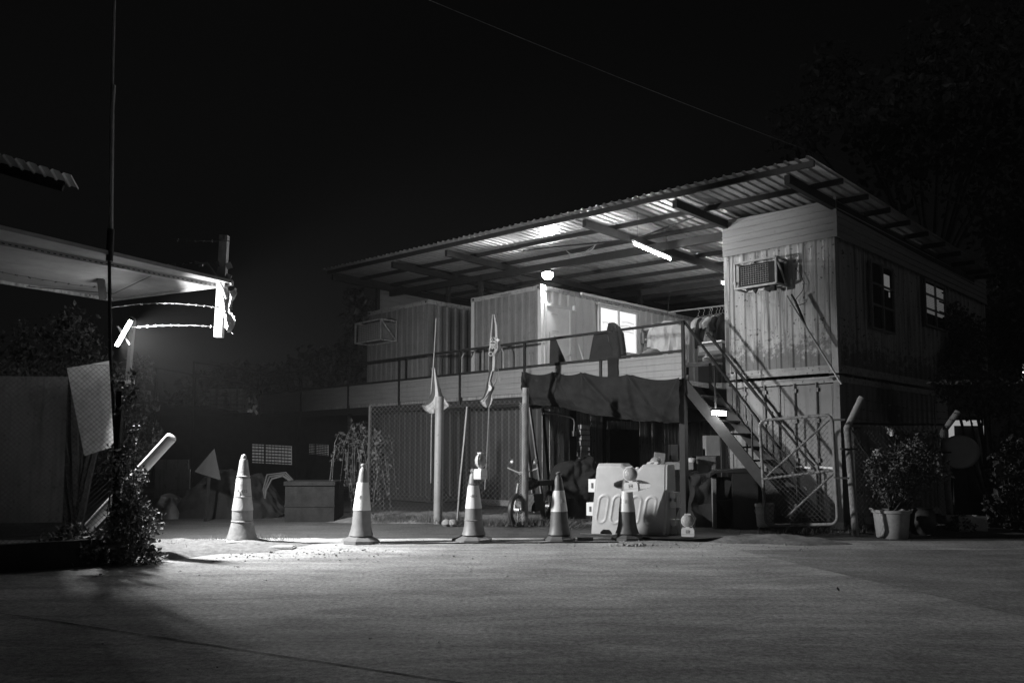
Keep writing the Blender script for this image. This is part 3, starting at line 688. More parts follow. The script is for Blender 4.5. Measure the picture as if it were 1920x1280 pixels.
b = MB(); b.grid(lambda s, v: bfront(s, v, -1), NX, NZ)
b.grid(lambda s, v: bfront(1-s, v, 1), 60, 40)
for s in (0, 1):
    b.grid(lambda u, v: (lambda A, B: Vector(A).lerp(Vector(B), u if s else 1-u))(bfront(s, v, -1), bfront(s, v, 1)), 4, NZ)
b.grid(lambda u, v: (lambda A, B: Vector(A).lerp(Vector(B), v))(bfront(u, 1, -1), bfront(u, 1, 1)), NX, 3)
b.build('shell', M_['barrier'], t, True)
for z, dx in ((.80, -.01), (.40, -.05)):
    b = MB(); b.box(dx-.11, dx+.06, -.09, -.06, z-.11, z+.11); b.box(dx-.11, dx+.06, .06, .09, z-.11, z+.11); b.box(dx-.11, dx-.075, -.06, .06, z-.11, z+.11); b.box(dx-.075, dx+.06, -.06, .06, z+.06, z+.11); b.box(dx-.075, dx+.06, -.06, .06, z-.11, z-.06)
    h = b.build('hinge_block', M_['white'], t, True); MB().box(dx-.055, dx-.015, -.094, -.09, z-.045, z+.045).build('hinge_slot', M_['ink'], h, True)
for z in (.60, .16):
    b = MB(); x = blen
    b.box(x+.003, x+.10, -.09, .09, z+.03, z+.125); b.box(x+.003, x+.10, -.09, .09, z-.125, z-.03); b.box(x+.035, x+.07, -.09, .09, z-.03, z+.03)
    b.tube([(x+.12, 0, z-.125), (x+.12, 0, z+.125)], .035, 12); b.build('hinge_block', M_['white'], t, True)
b = MB(); b.lathe([(.03, 0), (.03, .02), (.02, .025)], 12, (.56*blen, 0, 1.095)); b.build('filler_cap', M_['white'], t, True)
lm = Vector((BL.x, BL.y, 0))+bd*.78; 
warning_lamp('warning lamp lying tipped on top of the white barrier, only its dome showing', (lm.x+.0, lm.y+.26, 1.11), rz=brz, tilt=('X', R(-62)), k=.85)
# steel plate and ground lamp
pl = onG(1296, 1014); t = thing('steel_plate', 'thin dark steel plate lying over a washed-out hollow at the barrier foot', 'plate', (pl.x, pl.y+.25, 0), -.1)
b = MB(); poly = [(-1.0, -.02), (-.5, -.26), (.1, -.36), (.55, -.22), (.72, .05), (.5, .4), (-.7, .4)]
n = len(poly); b.add([(x, y, .035+.02*(x > .3)) for x, y in poly]+[(x, y, .05+.02*(x > .3)) for x, y in poly], [tuple(range(n))[::-1], tuple(range(n, 2*n))]+[(i, (i+1) % n, (i+1) % n+n, i+n) for i in range(n)]); b.build('plate_sheet', M_['steel'], t, True)
b = MB(); b.box(-.8, .4, .0, .3, .0, .034); b.build('support_block', M_['dark'], t, True)
wl = onG(1293, 1007, .07); warning_lamp('warning lamp standing on the steel plate at the right end of the barrier', (wl.x, wl.y+.12, .072), rz=R(-14), k=.86)
gl = MB(); 
for _ in range(70): a = random.gauss(0, .16); c = random.gauss(0, .03); gp = onG(1182, 1023); p = gp+Vector((a, c, .008+random.random()*.01)); gl.obox(p, (random.uniform(.01, .03),)*3, rot3(random.random()*3, random.random()*3, random.random()*3))
tag(gl.build('rubble_heap', M_['stone']), 'scatter of pale broken grit on the road before the barrier', 'rubble', kind='stuff')
# flat boards and bricks under the first cone
t = thing('board_stack', 'pile of thin dark boards lying flat under the tallest cone', 'boards', (C1.x-.2, C1.y-.35, 0), -.03)
for i, (a, c, l, wd_, z, r_) in enumerate(((-.35, .02, 1.15, .30, .018, .03), (.15, -.02, 1.9, .22, .012, -.02), (.62, .0, .9, .26, .022, .05), (-.2, .1, .8, .3, .045, -.06))):
    MB().obox((a, c, z), (l, wd_, .018), rot3(rz=r_)).build('board', M_['wood'], t, True)
# rope along the ground between the cones
rp = MB(); pts = []
for i in range(60):
    u = i/59; px = 700+u*460; p = onG(px, 1018.5-u*3.2, .012); pts.append(p+Vector((0, .015*math.sin(i*.9), 0)))
rp.tube(pts, .011, 5); tag(rp.build('rope', M_['cloth_d']), 'thin dark rope lying across the road from cone to cone', 'rope')
# hose left of cone 3
pp = onG(862, 1014); t = MB(); t.tube([pp+Vector((-.12, .0, .02)), pp+Vector((0, .02, .05)), pp+Vector((.08, .05, .14)), pp+Vector((.12, .08, .32))], .02, 6)
tag(t.build('rubber_flap', M_['black']), 'dark bent rubber strip propped against the middle cone base', 'rubber strip')
# kerb weights: small block left of cone 4
for (px, py, l, s) in ((1098, 1013, 'short grey block lying between the two right cones', (.24, .10, .05)), ):
    p = onG(px, py); b = MB(); b.obox(p+Vector((0, .06, s[2]/2)), s, rot3(rz=.05)); tag(b.build('paving_block', M_['conc']), l, 'block')
# ---------------------------------------------------------------- left side: fence, board, mast, canopy
FO, FD = Vector((-7.1, 8.2, .12)), None
fe = Vector((-4.95, 10.08, 0)); fs = Vector((-7.3, 8.25, 0)); fd = (fe-fs).normalized(); fl_ = (fe-fs).length
t = thing('chain_link_fence', 'tall sagging chain-link fence at the left edge with a blank board wired to it', 'fence', fs, 0, W, 'chain-link fences')
b = MB(); chain(b, fs+Vector((0, 0, .12)), fd, (0, 0, 1), fl_, 2.35, .062, .0023); b.build('wire_mesh', M_['wire'], t)
for z_ in (.4, 2.47): MB().tube([fs+Vector((0, 0, z_)), fe+Vector((0, 0, z_))], .003, 4).build('line_wire', M_['wire'], t)
for k in (.30, ):
    p = fs.lerp(fe, k); MB().tube([p, p+Vector((0, 0, 2.5))], .03, 8).build('fence_post', M_['galv'], t)
p = fe; MB().bar(p, p+Vector((0, 0, 2.15)), .07, .07).build('fence_post', M_['steel'], t)
# plain wall sheets behind it
wp = [onD(-60, 700, 12.3), onD(128, 706, 12.5)]; b = MB(); u = Vector((wp[1].x-wp[0].x, wp[1].y-wp[0].y, 0)); nn_ = Vector((u.y, -u.x, 0)).normalized()
b.ribs((wp[0].x, wp[0].y, .3), u.normalized(), (0, 0, 1), nn_, u.length, wp[1].z-.3, 1.2, .004, 'line')
tag(b.build('sheet_hoarding', M_['contd']), 'pale sheet metal hoarding behind the left chain-link fence', 'hoarding')
# blank board wired to the fence
bc = onD(176, 767, 9.62)
def bp(px, py): return onD(px, py, 12.05)
q = [bp(125, 690), bp(207, 676), bp(222, 834), bp(158, 854)]
b = MB(); off = Vector((0, .02, 0)); b.add(q+[v+off for v in q], [(0, 1, 2, 3), (7, 6, 5, 4), (0, 4, 5, 1), (1, 5, 6, 2), (2, 6, 7, 3), (3, 7, 4, 0)])
tag(b.build('blank_board', M_['dirtyw']), 'blank pale board hanging crooked behind the wire of the left fence', 'board')
# mast
mp = [onD(204, 640, 10.1), onD(205, 490, 10.1), onD(208, 430, 10.1), onD(210, 208, 10.1), onD(215, -30, 10.1)]
t = thing('mast', 'tall thin jointed metal mast rising beside the floodlight and out of the picture', 'mast', (mp[0].x, mp[0].y, 0))
MB().tube([Vector((onD(228, 900, 10.1).x, 10.1, 0)), onD(218, 860, 10.1), onD(207, 660, 10.1), mp[1]], .022, 8).build('lower_tube', M_['steel'], t)
MB().tube([mp[1], mp[2]], .045, 10).build('socket', M_['steel'], t)
MB().tube([mp[2], mp[3], onD(213, 160, 10.1)], .029, 8).build('middle_tube', M_['galv'], t); MB().tube([onD(209, 212, 10.14), mp[4]], .021, 8).build('upper_tube', M_['galv'], t)
# canopy seen from below
cz = 3.90
A0, A1, A2, A3 = onG(-160, 372, cz+.17), onG(436, 531, cz+.0), onG(213, 560, cz), onG(-160, 500, cz)
for v in (A0, A1, A2, A3): v.z = cz
A0 = onG(-150, 395, cz); 
t = thing('canopy', 'flat pale canopy with perforated edge beam jutting in from the left above the mast foot', 'canopy', (A2.x, A2.y, cz))
b = MB(); q = [A0, A1, A2, A3]; up = Vector((0, 0, .05)); b.add(q+[v+up for v in q], [(0, 3, 2, 1), (4, 5, 6, 7), (0, 1, 5, 4), (1, 2, 6, 5), (2, 3, 7, 6), (3, 0, 4, 7)]); b.build('soffit_sheet', M_['canopy'], t)
e0, e1 = A0.lerp(A3, .20), A1.lerp(A2, .10); ed = (e1-e0)
bm_ = MB(); bm_.bar(e0-Vector((0, 0, .03)), e1-Vector((0, 0, .03)), .05, .055); be = bm_.build('edge_beam', M_['galv'], t)
b = MB()
for k in range(int(ed.length/.075)):
    p = e0+ed.normalized()*(.03+k*.075)-Vector((0, 0, .03)); side = Vector((ed.y, -ed.x, 0)).normalized()
    for s in (1, -1): b.obox(p+side*s*.0255, (.004, .035, .014), Matrix((side, ed.normalized(), Vector((0, 0, 1)))).transposed())
b.build('slot', M_['dark'], be)
MB().bar(A1, A2+Vector((0, 0, 0)), .05, .07).build('end_beam', M_['galv'], t); MB().bar(A3, A2, .05, .09).build('rear_beam', M_['cont'], t)
b = MB(); b.tube([A3.lerp(A2, .5)-Vector((0, 0, .03)), A3.lerp(A2, .75).lerp(e1, .3)-Vector((0, 0, .06)), e0.lerp(e1, .72)-Vector((0, 0, .05))], .006, 5); b.build('cable', M_['black'], t)
MB().bar(onD(193, 560, 11.7), onD(186, 492, 11.4), .09, .09).build('strut', M_['steel'], t)
MB().bar(onD(240, 712, 12.7), onD(250, 600, 12.7), .09, .05).build('hanger_plate', M_['contd'], t)
MB().obox(onD(236, 716, 12.7), (.24, .1, .06)).build('hanger_foot', M_['cont'], t)
# weathered post with rags and wire at the canopy tip
pt, pb_ = onD(421, 442, 11.85), onD(415, 632, 11.85)
t = thing('post_stub', 'ragged weathered concrete post end glaring white at the canopy tip', 'post', pb_)
dd_ = (pt-pb_)
b = MB(); b.obox((pt+pb_)/2-Vector((.02, 0, 0)), (.12, .10, dd_.length), rot3(ry=.03)); b.build('post_shaft', M_['dirtyw'], t)
b = MB()
def rag(u, v):
    z = .28+.62*v if False else v*.62; wv = .15+.04*math.sin(v*9); r_ = random.uniform(-.012, .012)
    return (pb_.x+.035+u*wv+r_, pb_.y-.06+.03*math.sin(u*9+v*6), pb_.z+.10+z+.03*math.sin(u*7)+r_)
b.grid(rag, 14, 22)
for _ in range(60):
    v = random.random(); p = Vector((pb_.x+.12+random.uniform(-.02, .03), pb_.y-.06, pb_.z+.05+.6*v)); b.tube([p, p+Vector((random.uniform(.01, .05), random.uniform(-.02, .02), random.uniform(-.05, .03)))], .003, 3)
b.build('torn_wrapping', M_['white'], t)
b = MB(); b.tube([onD(425, 560, 11.78), onD(418, 540, 11.76), onD(407, 521, 11.76), onD(397, 505, 11.78), onD(388, 494, 11.8), onD(374, 493, 11.8), onD(366, 492, 11.8)], [.022, .02, .024, .018, .02, .016, .022], 7)
b.obox(onD(377, 497, 11.8), (.05, .04, .035)); b.build('twisted_rag', M_['white'], t)
b = MB(); b.add([onD(396, 492, 11.8), onD(410, 489, 11.78), onD(412, 500, 11.8), onD(403, 502, 11.77)], [(0, 1, 2, 3)]); b.build('rag_end', M_['cloth_m'], t)
for px_, py_, ra_ in ((428, 520, .4), (429, 498, -.4)): MB().obox(onD(px_, py_, 11.8), (.08, .05, .09), rot3(.3, ra_, .2)).build('rag_end', M_['cloth_m'], t)
b = MB(); b.tube([onD(398, 452, 11.8), onD(431, 452, 11.78)], .006, 5); b.obox(onD(421, 446, 11.8), (.035, .05, .05)); b.build('wire_tie', M_['galv'], t)
for i, (x0_, y0_, x1_, y1_, l, sg) in enumerate(((318, 448, 414, 451, 'topmost barbed wire strand at the ragged post, fading into the dark', .02), (200, 484, 372, 492, 'barbed wire strand passing just over the canopy edge', .06), (206, 577, 412, 578, 'curved barbed wire strand just below the canopy corner', -.07), (246, 614, 410, 613, 'lowest and brightest barbed wire strand beside the floodlight', -.03))):
    b = barbed(onD(x0_, y0_, 11.8), onD(x1_, y1_, 11.8), sg, 22, .0032, .11); tag(b.build('barbed_wire', M_['galv']), l, 'barbed wire', 'barbed wire strands')
for i, (x0_, y0_, x1_, y1_, l) in enumerate(((-20, 505, 200, 540, 'dark barbed wire crossing under the left canopy'),)):
    tag(barbed(onD(x0_, y0_, 10.8), onD(x1_, y1_, 11.3), .03, 16, .003, .16).build('barbed_wire', M_['steel']), l, 'barbed wire', 'barbed wire strands')
# roof corner at the upper left
t = thing('eave_corner', 'grey corrugated roof corner poking in high at the left edge', 'roof', onD(60, 330, 9.5))
b = MB(); O = onD(-60, 268, 9.2); Up = onD(134, 328, 9.6)-O; L = Up.length; Un = Up.normalized(); Vv = Vector((-.35, 1, -.02)).normalized()
b.ribs(O, Un, Vv, Un.cross(Vv), L, .5, .13, -.022, 'roof'); b.build('roof_sheet', M_['cont2'], t)
MB().bar(O+Vector((0, .5, -.10)), O+Un*(L*.72)+Vector((0, .45, -.10)), .08, .12).build('eave_beam', M_['steel'], t)
# white bollard pipe leaning out of the vines
p0, p1 = onD(243, 905, 11.1), onD(321, 820, 10.9); b = MB(); dv = (p1-p0).normalized(); s0_ = p0-dv*.9
b.tube([s0_, p0, p1, p1+dv*.012, p1+dv*.02], [.075, .075, .075, .068, .05], 20); tag(b.build('leaning_pipe', M_['white']), 'thick white pipe leaning up out of the vines at the fence end', 'pipe')
# ---------------------------------------------------------------- vegetation
def veg(name, label, cat, base, crown, n, size, ml='leaf', stems=6, group=None, sh='ball', mstem='bark', sr=.012):
    t = thing(name, label, cat, base, 0, W, group); B = Vector(base)
    cl = [Vector(c[:3]) for c in crown]; rr = [c[3] for c in crown]; ws = [r**2 for r in rr]
    def pos():
        k = random.choices(range(len(cl)), ws)[0]; v = Vector([random.gauss(0, 1) for _ in range(3)]).normalized()
        return cl[k]+v*rr[k]*random.uniform(.45, 1.08)
    MB().leaves(pos, n, size).build('foliage', M_[ml], t)
    b = MB()
    for _ in range(stems):
        c = random.choice(cl); e = c+Vector([random.uniform(-.4, .4) for _ in range(3)])*rr[0]; m_ = B.lerp(e, .5)+Vector([random.uniform(-.12, .12) for _ in range(3)])
        b.tube([B+Vector((random.uniform(-.05, .05), random.uniform(-.05, .05), 0)), m_, e], [sr*1.6, sr, sr*.4], 5)
    b.build('stems' if sr < .05 else 'trunk', M_[mstem], t); return t
def clumps(n, box, r):
    return [(random.uniform(box[0], box[1]), random.uniform(box[2], box[3]), random.uniform(box[4], box[5]), random.uniform(*r)) for _ in range(n)]
# vine thicket at the fence end
cl = [(-4.96+.11*(z > 1.3)+random.uniform(-.12, .12)+(.35*(1-z/1.9)**2 if z < 1.9 else 0), 10.15+random.uniform(-.2, .15), z, (random.uniform(.12, .22)+.12*max(0, 1-z)) if z < 1.5 else random.uniform(.05, .09)) for z in [i*.095 for i in range(26)]]
veg('vine', 'leafy vine thicket smothering the end post of the left chain-link fence', 'vine', (-5.0, 10.2, 0), cl, 4200, .055, 'leaf2', 24, sr=.007)
cl = clumps(9, (-5.9, -4.75, 9.9, 10.5, .05, .35), (.15, .3)); veg('weed_clump', 'tangle of weeds spilling onto the road at the foot of the vine', 'weeds', (-5.1, 10.1, 0), cl, 1500, .07, 'leaf2', 22, sr=.006)
pw = MB(); pw.bar(fs+Vector((-.3, -.12, .16)), fe+Vector((-.1, -.04, .16)), .14, .32); tag(pw.build('plinth_wall', M_['steel']), 'low dark concrete plinth under the left chain-link fence', 'wall')
tl_ = [onD(px, py, 13.6) for px, py in ((150, 650), (110, 690), (175, 690), (60, 640), (30, 690), (140, 620), (200, 720))]
veg('tree', 'small dark tree behind the blank board, its leaves catching the floodlight', 'tree', (-7.4, 13.7, 0), [(v.x, v.y, v.z, .42) for v in tl_], 2200, .08, 'leaf', 14, sr=.05)
cl = [(onD(px, py, 14.6)) for px, py in ((235, 730), (260, 700), (262, 760), (240, 800), (270, 820), (225, 850), (255, 860))]
veg('bush', 'dark bush hanging behind the leaning white pipe', 'bush', (-6.9, 14.6, 0), [(v.x, v.y, v.z, .33) for v in cl], 2000, .075, 'leaf', 14)
# grass and weeds as ground cover
def grass(name, label, n, posf, h=(.08, .25), m='leaf2', wd=.006):
    b = MB()
    for _ in range(n):
        p = posf(); a = random.uniform(0, 6.3); hh = random.uniform(*h); lean = Vector((math.cos(a), math.sin(a), 0))*hh*random.uniform(.3, 1.6); s = Vector((-math.sin(a), math.cos(a), 0))*wd
        b.add([p-s, p+s, p+lean*.4+Vector((0, 0, hh*.6))+s*.7, p+lean*.4+Vector((0, 0, hh*.6))-s*.7, p+lean+Vector((0, 0, hh))], [(0, 1, 2, 3), (3, 2, 4)])
    return tag(b.build(name, M_[m]), label, 'grass', kind='stuff')
def along(P, sx_, sy_):
    def f():
        k = random.uniform(0, len(P)-1.001); i = int(k); p = Vector(P[i]).lerp(Vector(P[i+1]), k-i); return p+Vector((random.gauss(0, sx_), random.gauss(0, sy_), 0))
    return f
grass('dry_grass', 'dry grass and litter on the verge left of the tallest cone', 900, along([(-4.9, 11.4, .05), (-4.2, 12.4, .04), (-3.6, 12.7, .02)], .25, .16), (.02, .09), 'leaf', .003)
gb = [onG(700, 984), onG(760, 980), onG(850, 986), onG(930, 990), onG(1010, 988), onG(1080, 992)]
grass('weeds', 'low weeds growing along the foot of the middle fence', 4200, along([(v.x, v.y+.35, .03) for v in gb], .14, .22), (.02, .17), 'leaf', .004)
grass('roadside_grass', 'sparse grass on the soil below the gate and potted shrub', 500, along([(4.2, 13.3, .03), (5.6, 13.6, .03), (7.5, 13.9, .04)], .3, .14), (.04, .16), 'leaf3', .004)
# dry creepers hanging from the balcony post
t = thing('creeper', 'tangle of dry hanging creepers arching round the dark balcony post', 'creeper', onG(690, 978))
b = MB(); lf = MB(); o_ = onG(690, 978); Yc = o_.y+.5
for k in range(46):
    x0_ = random.uniform(632, 724); yt = random.uniform(785, 830)+abs(x0_-680)*.5; y1_ = random.uniform(900, 972)
    side = random.choice((-1, 1)); pts = [onD(x0_, yt+20, Yc), onD(x0_+side*4, yt, Yc), onD(x0_+side*12, yt+18, Yc-.1), onD(x0_+side*18+random.uniform(-8, 8), y1_, Yc-.2)]
    pts = [p+Vector((0, random.uniform(-.15, .15), 0)) for p in pts]; b.tube(pts, [.006, .006, .005, .003], 4)
    for _ in range(18):
        i = random.randrange(3); p = pts[i].lerp(pts[i+1], random.random()); lf.leaves(lambda p=p: p+Vector([random.uniform(-.04, .04) for _ in range(3)]), 1, .08)
b.build('stems', M_['leaf'], t); lf.build('leaves', M_['leafd'], t)
# far vegetation and trees
def tree(label, base, h, crown, n, size, m='leaf', group='trees round the yard', tr=.12):
    t = thing('tree', label, 'tree', base, 0, W, group); B = Vector(base); b = MB()
    c0 = Vector((sum(c[0] for c in crown)/len(crown), sum(c[1] for c in crown)/len(crown), sum(c[2] for c in crown)/len(crown)))
    fork = B.lerp(Vector((c0.x, c0.y, c0.z)), .5); b.tube([B, B.lerp(fork, .5)+Vector((.1, 0, 0)), fork], [tr, tr*.8, tr*.6], 8)
    for c in crown: v = Vector(c[:3]); b.tube([fork, fork.lerp(v, .5)+Vector((random.uniform(-.2, .2), 0, random.uniform(0, .3))), v], [tr*.3, tr*.15, tr*.05], 5)
    b.build('trunk', M_['bark'], t)
    def pos():
        c = random.choices(crown, [k[3]**2 for k in crown])[0]; v = Vector([random.gauss(0, 1) for _ in range(3)]).normalized(); return Vector(c[:3])+v*c[3]*random.uniform(.35, 1.1)
    MB().leaves(pos, n, size).build('crown', M_[m], t)
def cr(pts, Y, r): return [(*onD(px, py, Y+random.uniform(-1, 1)), r*random.uniform(.7, 1.2)) for px, py in pts]
tree('slim dark tree leaning on the far end of the roof, left of the far container', (onD(660, 900, 24).x, 24, 0), 6, cr([(665, 560), (675, 590), (668, 630), (650, 655), (630, 672), (660, 690), (610, 680)], 24, .45), 1500, .16)
tree('low dark spreading tree on the skyline above the far left roofs', (onD(500, 900, 34).x, 34, 0), 6, cr([(500, 720), (540, 705), (580, 700), (460, 722), (420, 730), (540, 730), (600, 715), (630, 700)], 34, 1.1), 2200, .28)
tree('dark bushy tree behind the scaffold frame at the left', (onD(330, 900, 30).x, 30, 0), 6, cr([(330, 790), (360, 760), (390, 745), (300, 810), (350, 800), (280, 790), (420, 750), (440, 780)], 30, 1.2), 1800, .26)
tree('tall black tree rising beyond the right end of the long container', (onD(1890, 900, 24).x, 24, 0), 10, cr([(1880, 560), (1910, 500), (1950, 430), (1870, 620), (1900, 660), (1860, 680), (1930, 600), (1890, 440), (1960, 540)], 23, 1.15), 4000, .2, tr=.25)
tree('huge faint tree towering in the dark over the right end of the roof', (onD(1760, 900, 34).x, 34, 0), 14, cr([(1650, 250), (1720, 180), (1800, 230), (1870, 150), (1780, 100), (1900, 260), (1600, 200), (1850, 340), (1700, 300), (1900, 60), (1500, 240), (1560, 140)], 34, 1.9), 4500, .34, tr=.4)
# vine on the long right wall
t = thing('wall_vine', 'dense vine climbing the right container wall around the louvred window', 'vine', (FB @ Vector((.3, 6, 0))), 0, W)
cl = [FB @ Vector((.12, y, z)) for y, z in [(6.0, 4.4), (6.3, 3.9), (6.1, 3.4), (6.7, 4.2), (6.8, 3.3), (6.2, 2.9), (7.3, 3.7), (7.6, 4.3), (7.1, 2.8), (6.5, 2.5), (8, 3.2), (8.6, 4), (8.9, 3), (7.8, 2.6), (6.0, 3.7), (5.7, 3.4)]]
def pos():
    c = random.choice(cl); v = Vector([random.gauss(0, 1) for _ in range(3)]).normalized()*.42; v = v*random.uniform(.3, 1); return c+Vector((v.x*.6+.1, v.y*.8, v.z))
MB().leaves(pos, 3800, .10).build('foliage', M_['leaf2'], t)
b = MB()
for c in cl: b.tube([FB @ Vector((.1, 6.4, .2)), (FB @ Vector((.08, 6.5, 1.6)))+Vector((random.uniform(-.2, .2), 0, 0)), c], [.02, .014, .006], 4)
b.build('stems', M_['bark'], t)
cl = [(*onD(px, py, 15.2+random.uniform(-.3, .3)), .34) for px, py in ((1790, 705), (1820, 715), (1850, 730), (1880, 720), (1800, 745), (1840, 760), (1870, 760), (1900, 740), (1780, 725), (1915, 790), (1900, 830))]
veg('shrub_canopy', 'leafy branches overhanging the dark doorway at the far right', 'shrub', (onD(1880, 900, 15.2).x, 15.4, 0), cl, 3000, .075, 'leaf2', 14, sr=.03)
cl = [(*onD(px, py, 14.4), .35) for px, py in ((1885, 880), (1900, 930), (1910, 850), (1880, 960), (1920, 970), (1935, 900))]
veg('bush', 'black bush filling the right edge beyond the doorway', 'bush', (onD(1900, 1000, 14.4).x, 14.4, 0), cl, 1600, .09, 'leaf', 12)
# ---------------------------------------------------------------- air conditioners
def aircon(label, x0, x1, y, z0, z1, dp, frame=FB, m='galv', props=True, group='window air conditioners'):
    t = thing('air_conditioner', label, 'air conditioner', (x0, y, z0), 0, frame, group); w_ = x1-x0
    MB(frame).box(x0+.05, x1-.05, y-dp+.06, y-.005, z0+.04, z1-.05).build('case', M_['steel' if m == 'galv' else 'contd'], t)
    b = MB(frame); s = .018
    for x in (x0, x1):
        for yy in (y-dp, y-.02):
            b.bar((x, yy, z0), (x, yy, z1), s*2, s*2)
    for z in (z0, z1):
        for yy in (y-dp, y-.02): b.bar((x0, yy, z), (x1, yy, z), s*1.9, s*1.9)
        for x in (x0, x1): b.bar((x, y-dp, z), (x, y, z), s*1.9, s*1.9)
    b.bar((x1+.005, y-dp, z1), (x1+.005, y-.02, z0), .03, .03)
    b.build('cage', M_[m], t)
    b = MB(frame)
    for k in range(12): xx = x0+.10+k*(w_-.28)/11; b.box(xx-.0016, xx+.0016, y-dp+.05, y-dp+.056, z0+.06, z1-.08)
    for k in range(9): zz = z0+.07+k*(z1-z0-.16)/8; b.box(x0+.10, x1-.18, y-dp+.044, y-dp+.05, zz-.0018, zz+.0018)
    b.build('grille', M_['galv'], t)
    return t
a, c = onY(1405, 500, -.45), onY(1462, 493, -.45)
ax0, ax1, az0, az1 = -1.72, -.90, 4.42, 4.90
t = aircon('air conditioner in an iron cage on the front of the streaked corner container', ax0, ax1, 0, az0, az1, .42)
b = MB(FB); b.prism([(-.06, 0), (.06, 0), (.03, -.09), (-.02, -.07)], .05, (-1.15, -.25, az0-.02)); b.prism([(-.05, 0), (.05, 0), (.0, -.08)], .05, (-1.4, -.25, az0-.02)); b.obox((-1.02, -.30, az0-.06), (.09, .09, .09)); b.build('cable_clamp', M_['steel'], t)
p = onY(1475, 555, -.35); q = onY(1578, 720, -.35); b = MB(FB); b.tube([p, q], .018, 7); tag(b.build('propped_pole', M_['galv']), 'long pale pole slanting from the caged air conditioner past the container corner', 'pole')
b = MB(FB); pts = [onY(x, y, -.30) for x, y in ((1484, 552), (1492, 566), (1502, 590), (1512, 615), (1535, 650))]; b.tube(pts, [.02, .022, .025, .018, .018], 6); tag(b.build('drain_hose', M_['steel']), 'dark limp hose dropping from the caged air conditioner beside the pale pole', 'hose')
b = MB(FB); pts = [onY(x, y, -.06) for x, y in ((1491, 503), (1500, 512), (1508, 530), (1505, 545), (1493, 560), (1490, 568), (1500, 572), (1512, 566), (1513, 560))]; b.tube(pts, .007, 5); tag(b.build('loose_cable', M_['black']), 'thin loose cable curling right of the caged air conditioner', 'cable')
c = onY(1380, 532, -.02); t = thing('lamp_socket', 'small round empty lamp socket left of the caged air conditioner', 'socket', c, 0, FB)
MB(FB).lathe([(.03, 0), (.035, .02), (.033, .05), (.02, .055)], 16, c, rot3(rx=R(90))).build('base_ring', M_['galv'], t); MB(FB).tube([c+Vector((.03, -.01, 0)), onY(1392, 531, -.02), onY(1403, 528, -.02)], .004, 4).build('lead', M_['steel'], t)
# far air conditioner
f0, f1 = onY(679, 625, -1.0), onY(742, 590, -1.0)
t = aircon('air conditioner in a pale frame high on the farthest container', -13.2, -12.0, -.53, 4.42, 4.98, .55, m='cont')
# window on the far container side deck items
def deckbox(name, label, cat, x, y, z, parts, group=None):
    t = thing(name, label, cat, (x, y, z), 0, FB, group)
    for nm, mb, mm in parts: mb.build(nm, M_[mm], t)
    return t
def chair(label, x, y, rz):
    t = thing('metal_chair', label, 'chair', (x, y, 2.722), rz, FB, 'chairs left on the balcony')
    b = MB(); b.tube([(-.22, .2, 0), (-.22, .2, .42), (-.22, .22, .75), (-.17, .23, .86), (0, .24, .90), (.17, .23, .86), (.22, .22, .75), (.22, .2, .42), (.22, .2, 0)], .014, 7); b.build('back_frame', M_['galv'], t, True)
    for x_ in (-.2, .2): MB().tube([(x_, -.2, 0), (x_, -.2, .43)], .014, 7).build('leg', M_['galv'], t, True)
    MB().box(-.22, .22, -.22, .2, .43, .47).build('seat', M_['black'], t, True); MB().box(-.18, .18, .2, .22, .55, .84).build('backrest', M_['black'], t, True); return t
x = onY(790, 705, -.7).x; chair('dark padded chair behind the rail at the foot of the far container', x-.1, -.65, .1)
x = onY(735, 705, -.7).x; chair('black chair farthest along the balcony, half hidden by the rail', x, -.65, -.15)
# white bed-like frame by the door container
p0 = onY(872, 690, -.4); t = thing('bed_frame', 'pale tubular bed frame end standing on the balcony behind the tall flag', 'bed frame', (p0.x, -.4, 2.72), 0, FB)
xa, xb = onY(866, 690, -.45).x, onY(944, 690, -.45).x
b = MB(FB); b.tube([(xa, -.45, 2.73), (xa, -.45, 3.75), (xa+.1, -.45, 3.9), (xa+.3, -.45, 3.95), (xb-.35, -.45, 3.98), (xb-.1, -.45, 3.92), (xb, -.45, 3.75), (xb, -.45, 2.73)], .022, 8); b.build('frame_tube', M_['galv'], t)
for k in (.32, .52, .72): MB(FB).tube([(xa+(xb-xa)*k, -.45, 2.73), (xa+(xb-xa)*k, -.45, 3.95)], .014, 6).build('bar', M_['galv'], t)
# ---------------------------------------------------------------- things at the balcony rail
def cloth_poly(name, label, cat, pts, ydepth, m, thick=.03, group=None, mk=None):
    P = [onY(px, py, ydepth) for px, py in pts]; b = MB(FB); n = len(P); c = sum(P, Vector())/n
    f = [v+Vector((0, -thick/2, 0)) for v in P]; k = [v+Vector((0, thick/2, 0)) for v in P]
    cf, ck = c+Vector((0, -thick*1.5, 0)), c+Vector((0, thick*1.5, 0))
    b.add(f+k+[cf, ck], [(i, (i+1) % n, 2*n) for i in range(n)]+[((i+1) % n+n, i+n, 2*n+1) for i in range(n)]+[(i, i+n, (i+1) % n+n, (i+1) % n) for i in range(n)], True)
    return tag(b.build(name, M_[m]), label, cat, group)
cloth_poly('folded_sunshade', 'dark triangular folded sheet leaning on the rail in front of the white door', 'folded sheet', [(1032, 635), (1041, 634), (1063, 684), (1031, 687)], -.80, 'cloth_d')
cloth_poly('folded_sunshade', 'larger dark folded sheet leaning on the rail left of the hooded jacket', 'folded sheet', [(1114, 625), (1138, 622), (1157, 672), (1104, 680)], -.78, 'cloth_d')
t = thing('hooded_jacket', 'dark hooded jacket hung over the balcony rail before the lit window', 'jacket', onY(1153, 670, -.86), 0, FB)
